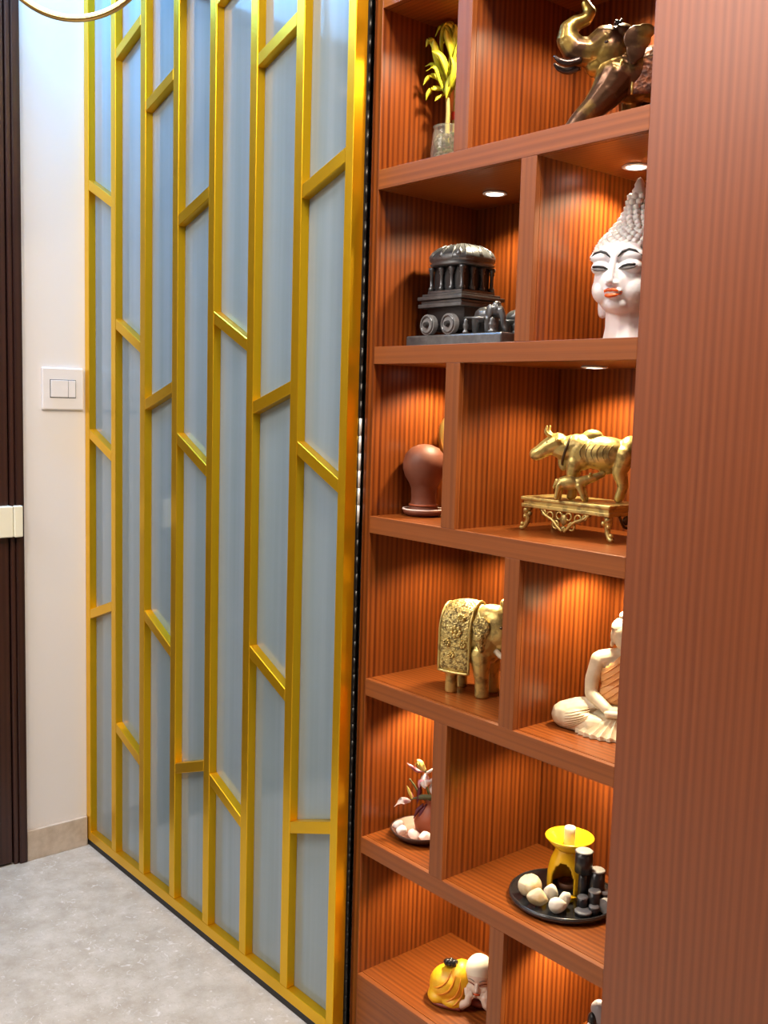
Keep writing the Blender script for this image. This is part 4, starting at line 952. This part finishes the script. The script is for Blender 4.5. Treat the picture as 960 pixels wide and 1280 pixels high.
for v in [v for v in bm.verts if not v.link_faces]: bm.verts.remove(v)
bmesh.ops.recalc_face_normals(bm, faces=bm.faces)
ob = obj('burner_body', bm, 'burner_yellow', t, True); md = ob.modifiers.new('thick', 'SOLIDIFY'); md.thickness = 0.0038; md.offset = -1
bm = BM(); lathe(bm, [(0, 44 * k), (14 * k, 44.5 * k), (20 * k, 50 * k), (27 * k, 58 * k), (26.2 * k, 59 * k), (24.6 * k, 58.4 * k), (18 * k, 51 * k), (10 * k, 48.5 * k), (0, 48 * k)], seg=48); obj('bowl', bm, 'burner_yellow', t, True)
bm = BM(); lathe(bm, [(0, 0.6 * k), (11 * k, 0.6 * k), (11 * k, 7 * k), (9.5 * k, 7 * k), (9 * k, 5.5 * k), (0, 5.5 * k)], seg=28); obj('tealight', bm, 'burner_inside', t, True)
loc = t.location
cd = thing('candle_stub', 'short white candle stub standing in the bowl of the yellow oil burner', 'candle', (loc.x, loc.y, loc.z + 48.9 * k * 1.15), YAW)
bm = BM(); lathe(bm, [(0, 0), (7 * k, 0), (7 * k, 22 * k), (6.4 * k, 23.5 * k), (3 * k, 22.8 * k), (0, 22.4 * k)], seg=28); obj('wax', bm, 'candle_white', cd, True)
bm = BM(); tube(bm, [(0, 0, 22.4 * k), (0.4 * k, 0, 25 * k)], 0.6 * k, 6); obj('wick', bm, 'paint_black', cd)
# tiered fountain of black columns and cups
ft = on_tray('tabletop_fountain', 'small black tiered fountain of columns and cups beside the yellow burner', 'fountain', 733, -22)
def col(a, b, r, h, z0=0.0, cup=True):
    bm = BM(); lathe(bm, [(0, z0 * k), (r * k, z0 * k), (r * 1.04 * k, (z0 + h * 0.5) * k), (r * k, (z0 + h) * k), (r * 0.82 * k, (z0 + h) * k), (r * 0.78 * k, (z0 + h - 2) * k), (0, (z0 + h - 2) * k)], (a * k, b * k, 0), 22); c_ = obj('column', bm, 'fountain_black', ft, True)
    bm = BM(); lathe(bm, [(r * 0.97 * k, (z0 + h - 1.0) * k), (r * 1.08 * k, (z0 + h) * k), (r * 0.9 * k, (z0 + h + 1.4) * k), (0, (z0 + h + 0.6) * k)], (a * k, b * k, 0), 22); obj('cap', bm, 'fountain_grey', c_, True)
col(-10, 0, 10.5, 26, 42); col(-9, 2, 6, 41.5, 0.3); col(7, 0, 9.5, 44, 0.3); col(2, -14, 7.5, 24, 0.3); col(-12, -14, 6.5, 16, 0.3); col(-13, -25, 10, 4, 0.3); col(0, -23, 6, 9, 0.3); col(15, -8, 7, 20, 0.3)
bm = BM(); frustum(bm, (11 * k, -23 * k, 9.6 * k), (15 * k, -18 * k, 9.6 * k), 9 * k, 9 * k, 26); obj('round_disc', bm, 'fountain_grey', ft)
bm = BM(); box(bm, -14 * k, 24 * k, -10 * k, 6 * k, 0.3 * k, 5 * k, 0.002); obj('rock_base', bm, 'fountain_black', ft)
pebble('stone', Ft, 708, 6.4, -19, (9, 5, 5.5), 'burner_yellow', 'small glossy yellow stone at the foot of the yellow oil burner', 'stone', None, 77)

# ---- small monk lying with chin in hands
F = Fig('monk_figurine', 'small smiling monk figurine in a yellow robe resting his chin on his hands', 'figurine', 585, 1250.5, 0.001547, (1.4109, 0.150, 0.1560), 0.62); k = F.k
bm = BM()
F.e(bm, 563, 1232, 0, (27, 26, 24)); F.e(bm, 576, 1224, 0, (19, 22, 24)); F.e(bm, 551, 1243, -8, (15, 18, 10)); F.e(bm, 570, 1244, -12, (18, 18, 9))
rbm = blob('robe', bm, 'baby_robe', F.root, 0.0016, 8)
for v in rbm.data.vertices: v.co.z = max(v.co.z, 0.0004)
for (pts, r_) in (([(540, 1246, -10), (547, 1247.6, -21), (562, 1247.6, -26), (580, 1247.6, -27)], 2.4),):
    bm = BM(); F.tb(bm, pts, r_, 8); obj('robe_trim', bm, 'baby_trim', rbm, True)
trr = bvh_of(rbm)
def onR(u, v, off=0.2):
    x, _, z = F.I(u, v); h = trr.ray_cast(Vector((x, -1, z)), Vector((0, 1, 0))); p = h[0] if h[0] else Vector((x, 0, z)); return (p.x, p.y + off * k, p.z)
for (u0_, v0_, u1_, v1_, bow) in ((572, 1206, 550, 1236, 5), (578, 1212, 560, 1242, 5), (566, 1208, 544, 1230, 3), (582, 1222, 570, 1244, 3)):
    bm = BM(); tube(bm, [onR(u0_ + (u1_ - u0_) * q / 8 + bow * math.sin(PI * q / 8), v0_ + (v1_ - v0_) * q / 8 + bow * math.sin(PI * q / 8)) for q in range(9)], [x * k for x in (0.2, 0.9, 1.3, 1.5, 1.5, 1.5, 1.3, 0.9, 0.2)], 8); obj('robe_fold', bm, 'robe_amber', rbm, True)
bm = BM()
F.e(bm, 598, 1208, -6, (16, 18, 19)); F.e(bm, 598, 1222, -10, (14.5, 14, 13)); F.e(bm, 598, 1230, -13, (9, 9, 7)); F.e(bm, 590, 1223, -17, (6, 6, 6)); F.e(bm, 606, 1223, -17, (6, 6, 6)); F.ch(bm, [(598, 1216, -24, 2.4), (598, 1221, -26, 3)])
F.e(bm, 582, 1216, -3, (3, 4, 6)); F.e(bm, 614, 1216, -3, (3, 4, 6))
F.e(bm, 588, 1222, -2, (8, 10, 12))
hd = blob('head', bm, 'baby_skin', F.root, 0.0014, 3); tr = bvh_of(hd)
bm = BM(); F.e(bm, 598, 1204, -4.6, (17, 18.8, 17.4), 4)
for f_ in [f for f in bm.faces if f.calc_center_median().z < (F.v0 - 1208) * k - (0 if f.calc_center_median().y < 0 else 0.012)]: bm.faces.remove(f_)
for v in [v for v in bm.verts if not v.link_faces]: bm.verts.remove(v)
obj('shaved_scalp', bm, 'baby_scalp', hd, True)
def onI(u, v, off=-0.3): x, _, z = F.I(u, v); h = tr.ray_cast(Vector((x, -1, z)), Vector((0, 1, 0))); p = h[0] if h[0] else Vector((x, 0, z)); return (p.x, p.y + off * k, p.z)
for c0 in (591, 605):
    bm = BM(); tube(bm, [onI(c0 + d, 1215.5 - 1.6 * (1 - (d / 4) ** 2)) for d in (-4, -2, 0, 2, 4)], 0.7 * k, 6); obj('closed_eye', bm, 'baby_trim', hd, True)
    bm = BM(); tube(bm, [onI(c0 + d, 1210.5 - 1.4 * (1 - (d / 4) ** 2)) for d in (-4, -2, 0, 2, 4)], 0.5 * k, 6); obj('eyebrow', bm, 'paint_eye', hd, True)
bm = BM(); tube(bm, [onI(598 + d, 1227.5 - 1.0 * (d / 4) ** 2) for d in (-4, -2, 0, 2, 4)], [0.5 * k, 1.2 * k, 1.4 * k, 1.2 * k, 0.5 * k], 6); obj('mouth', bm, 'lips', hd, True)
for (el_, wr, pc, sg) in (((580, 1245, -22), (588, 1238, -25), (590, 1228, -23), 1), ((618, 1245, -22), (610, 1238, -25), (606, 1228, -23), -1)):
    bm = BM(); F.ch(bm, [(*el_, 5.5), (*wr, 4.6), (pc[0] - sg * 1, pc[1] + 3, pc[2], 4.4)])
    for q in range(4): F.ch(bm, [(pc[0] - sg * (4.5 - q * 2.4), pc[1] + 1, pc[2] - 1, 1.5), (pc[0] - sg * (6 - q * 2.4), pc[1] - 5 - (q % 2), pc[2] + 2, 1.3)])
    F.ch(bm, [(pc[0] + sg * 3, pc[1] + 4, pc[2], 1.7), (pc[0] + sg * 5.5, pc[1] + 1.5, pc[2] - 0.5, 1.4)])
    blob('arm', bm, 'baby_skin', F.root, 0.0011, 2)
bm = BM(); F.e(bm, 600, 1243, -8, (16, 12, 7)); ba = blob('chest', bm, 'baby_trim', F.root, 0.0016, 2)
for v in ba.data.vertices: v.co.z = max(v.co.z, 0.0004)
bm = BM()
for i in range(9):
    a = 2 * PI * i / 8; F.e(bm, 563 + (5.5 * math.cos(a) if i < 8 else 0), 1203 + (2.5 * math.sin(a) if i < 8 else -2), -3 + (5 * math.sin(a) if i < 8 else 0), (4.0, 4.0, 4.6), 2)
obj('black_beads', bm, 'paint_black', F.root, True)

# ---- grey and black figurine in the lowest right cubby
F = Fig('grey_figurine', 'small figurine with a smooth grey domed hood and black body, mostly hidden by the panel', 'figurine', 745, 1371.7, 0.001338, (1.7420, 0.120, 0.1560)); k = F.k
bm = BM(); F.e(bm, 745, 1340, 0, (28, 24, 30)); F.e(bm, 745, 1305, 0, (20, 18, 26)); F.e(bm, 743, 1284, -2, (15, 14, 20)); F.ch(bm, [(729, 1300, -8, 8), (722, 1320, -14, 7), (738, 1332, -22, 6)]); F.ch(bm, [(761, 1300, -8, 8), (768, 1320, -14, 7), (752, 1332, -22, 6)])
gb = blob('body', bm, 'fountain_black', F.root, 0.0017, 3)
for v in gb.data.vertices: v.co.z = max(v.co.z, 0.0004)
bm = BM(); F.e(bm, 745, 1261, -2, (12.5, 13, 19)); F.e(bm, 744, 1252, -1, (11.5, 12, 11)); hd = blob('hood', bm, 'grey_resin', F.root, 0.0014, 3)
bm = BM(); F.e(bm, 734, 1263, -6, (6, 8, 10)); F.e(bm, 732, 1274, -8, (6, 7, 8)); blob('scarf', bm, 'paint_black', F.root, 0.0014, 3)
for (u, v) in ((730, 1265), (731, 1269)):
    bm = BM(); F.tb(bm, [(u - 3, v - 2, -13), (u, v, -15.5), (u + 4, v + 2.5, -16)], 1.4, 8); obj('stripe', bm, 'pebble_white', F.root, True)
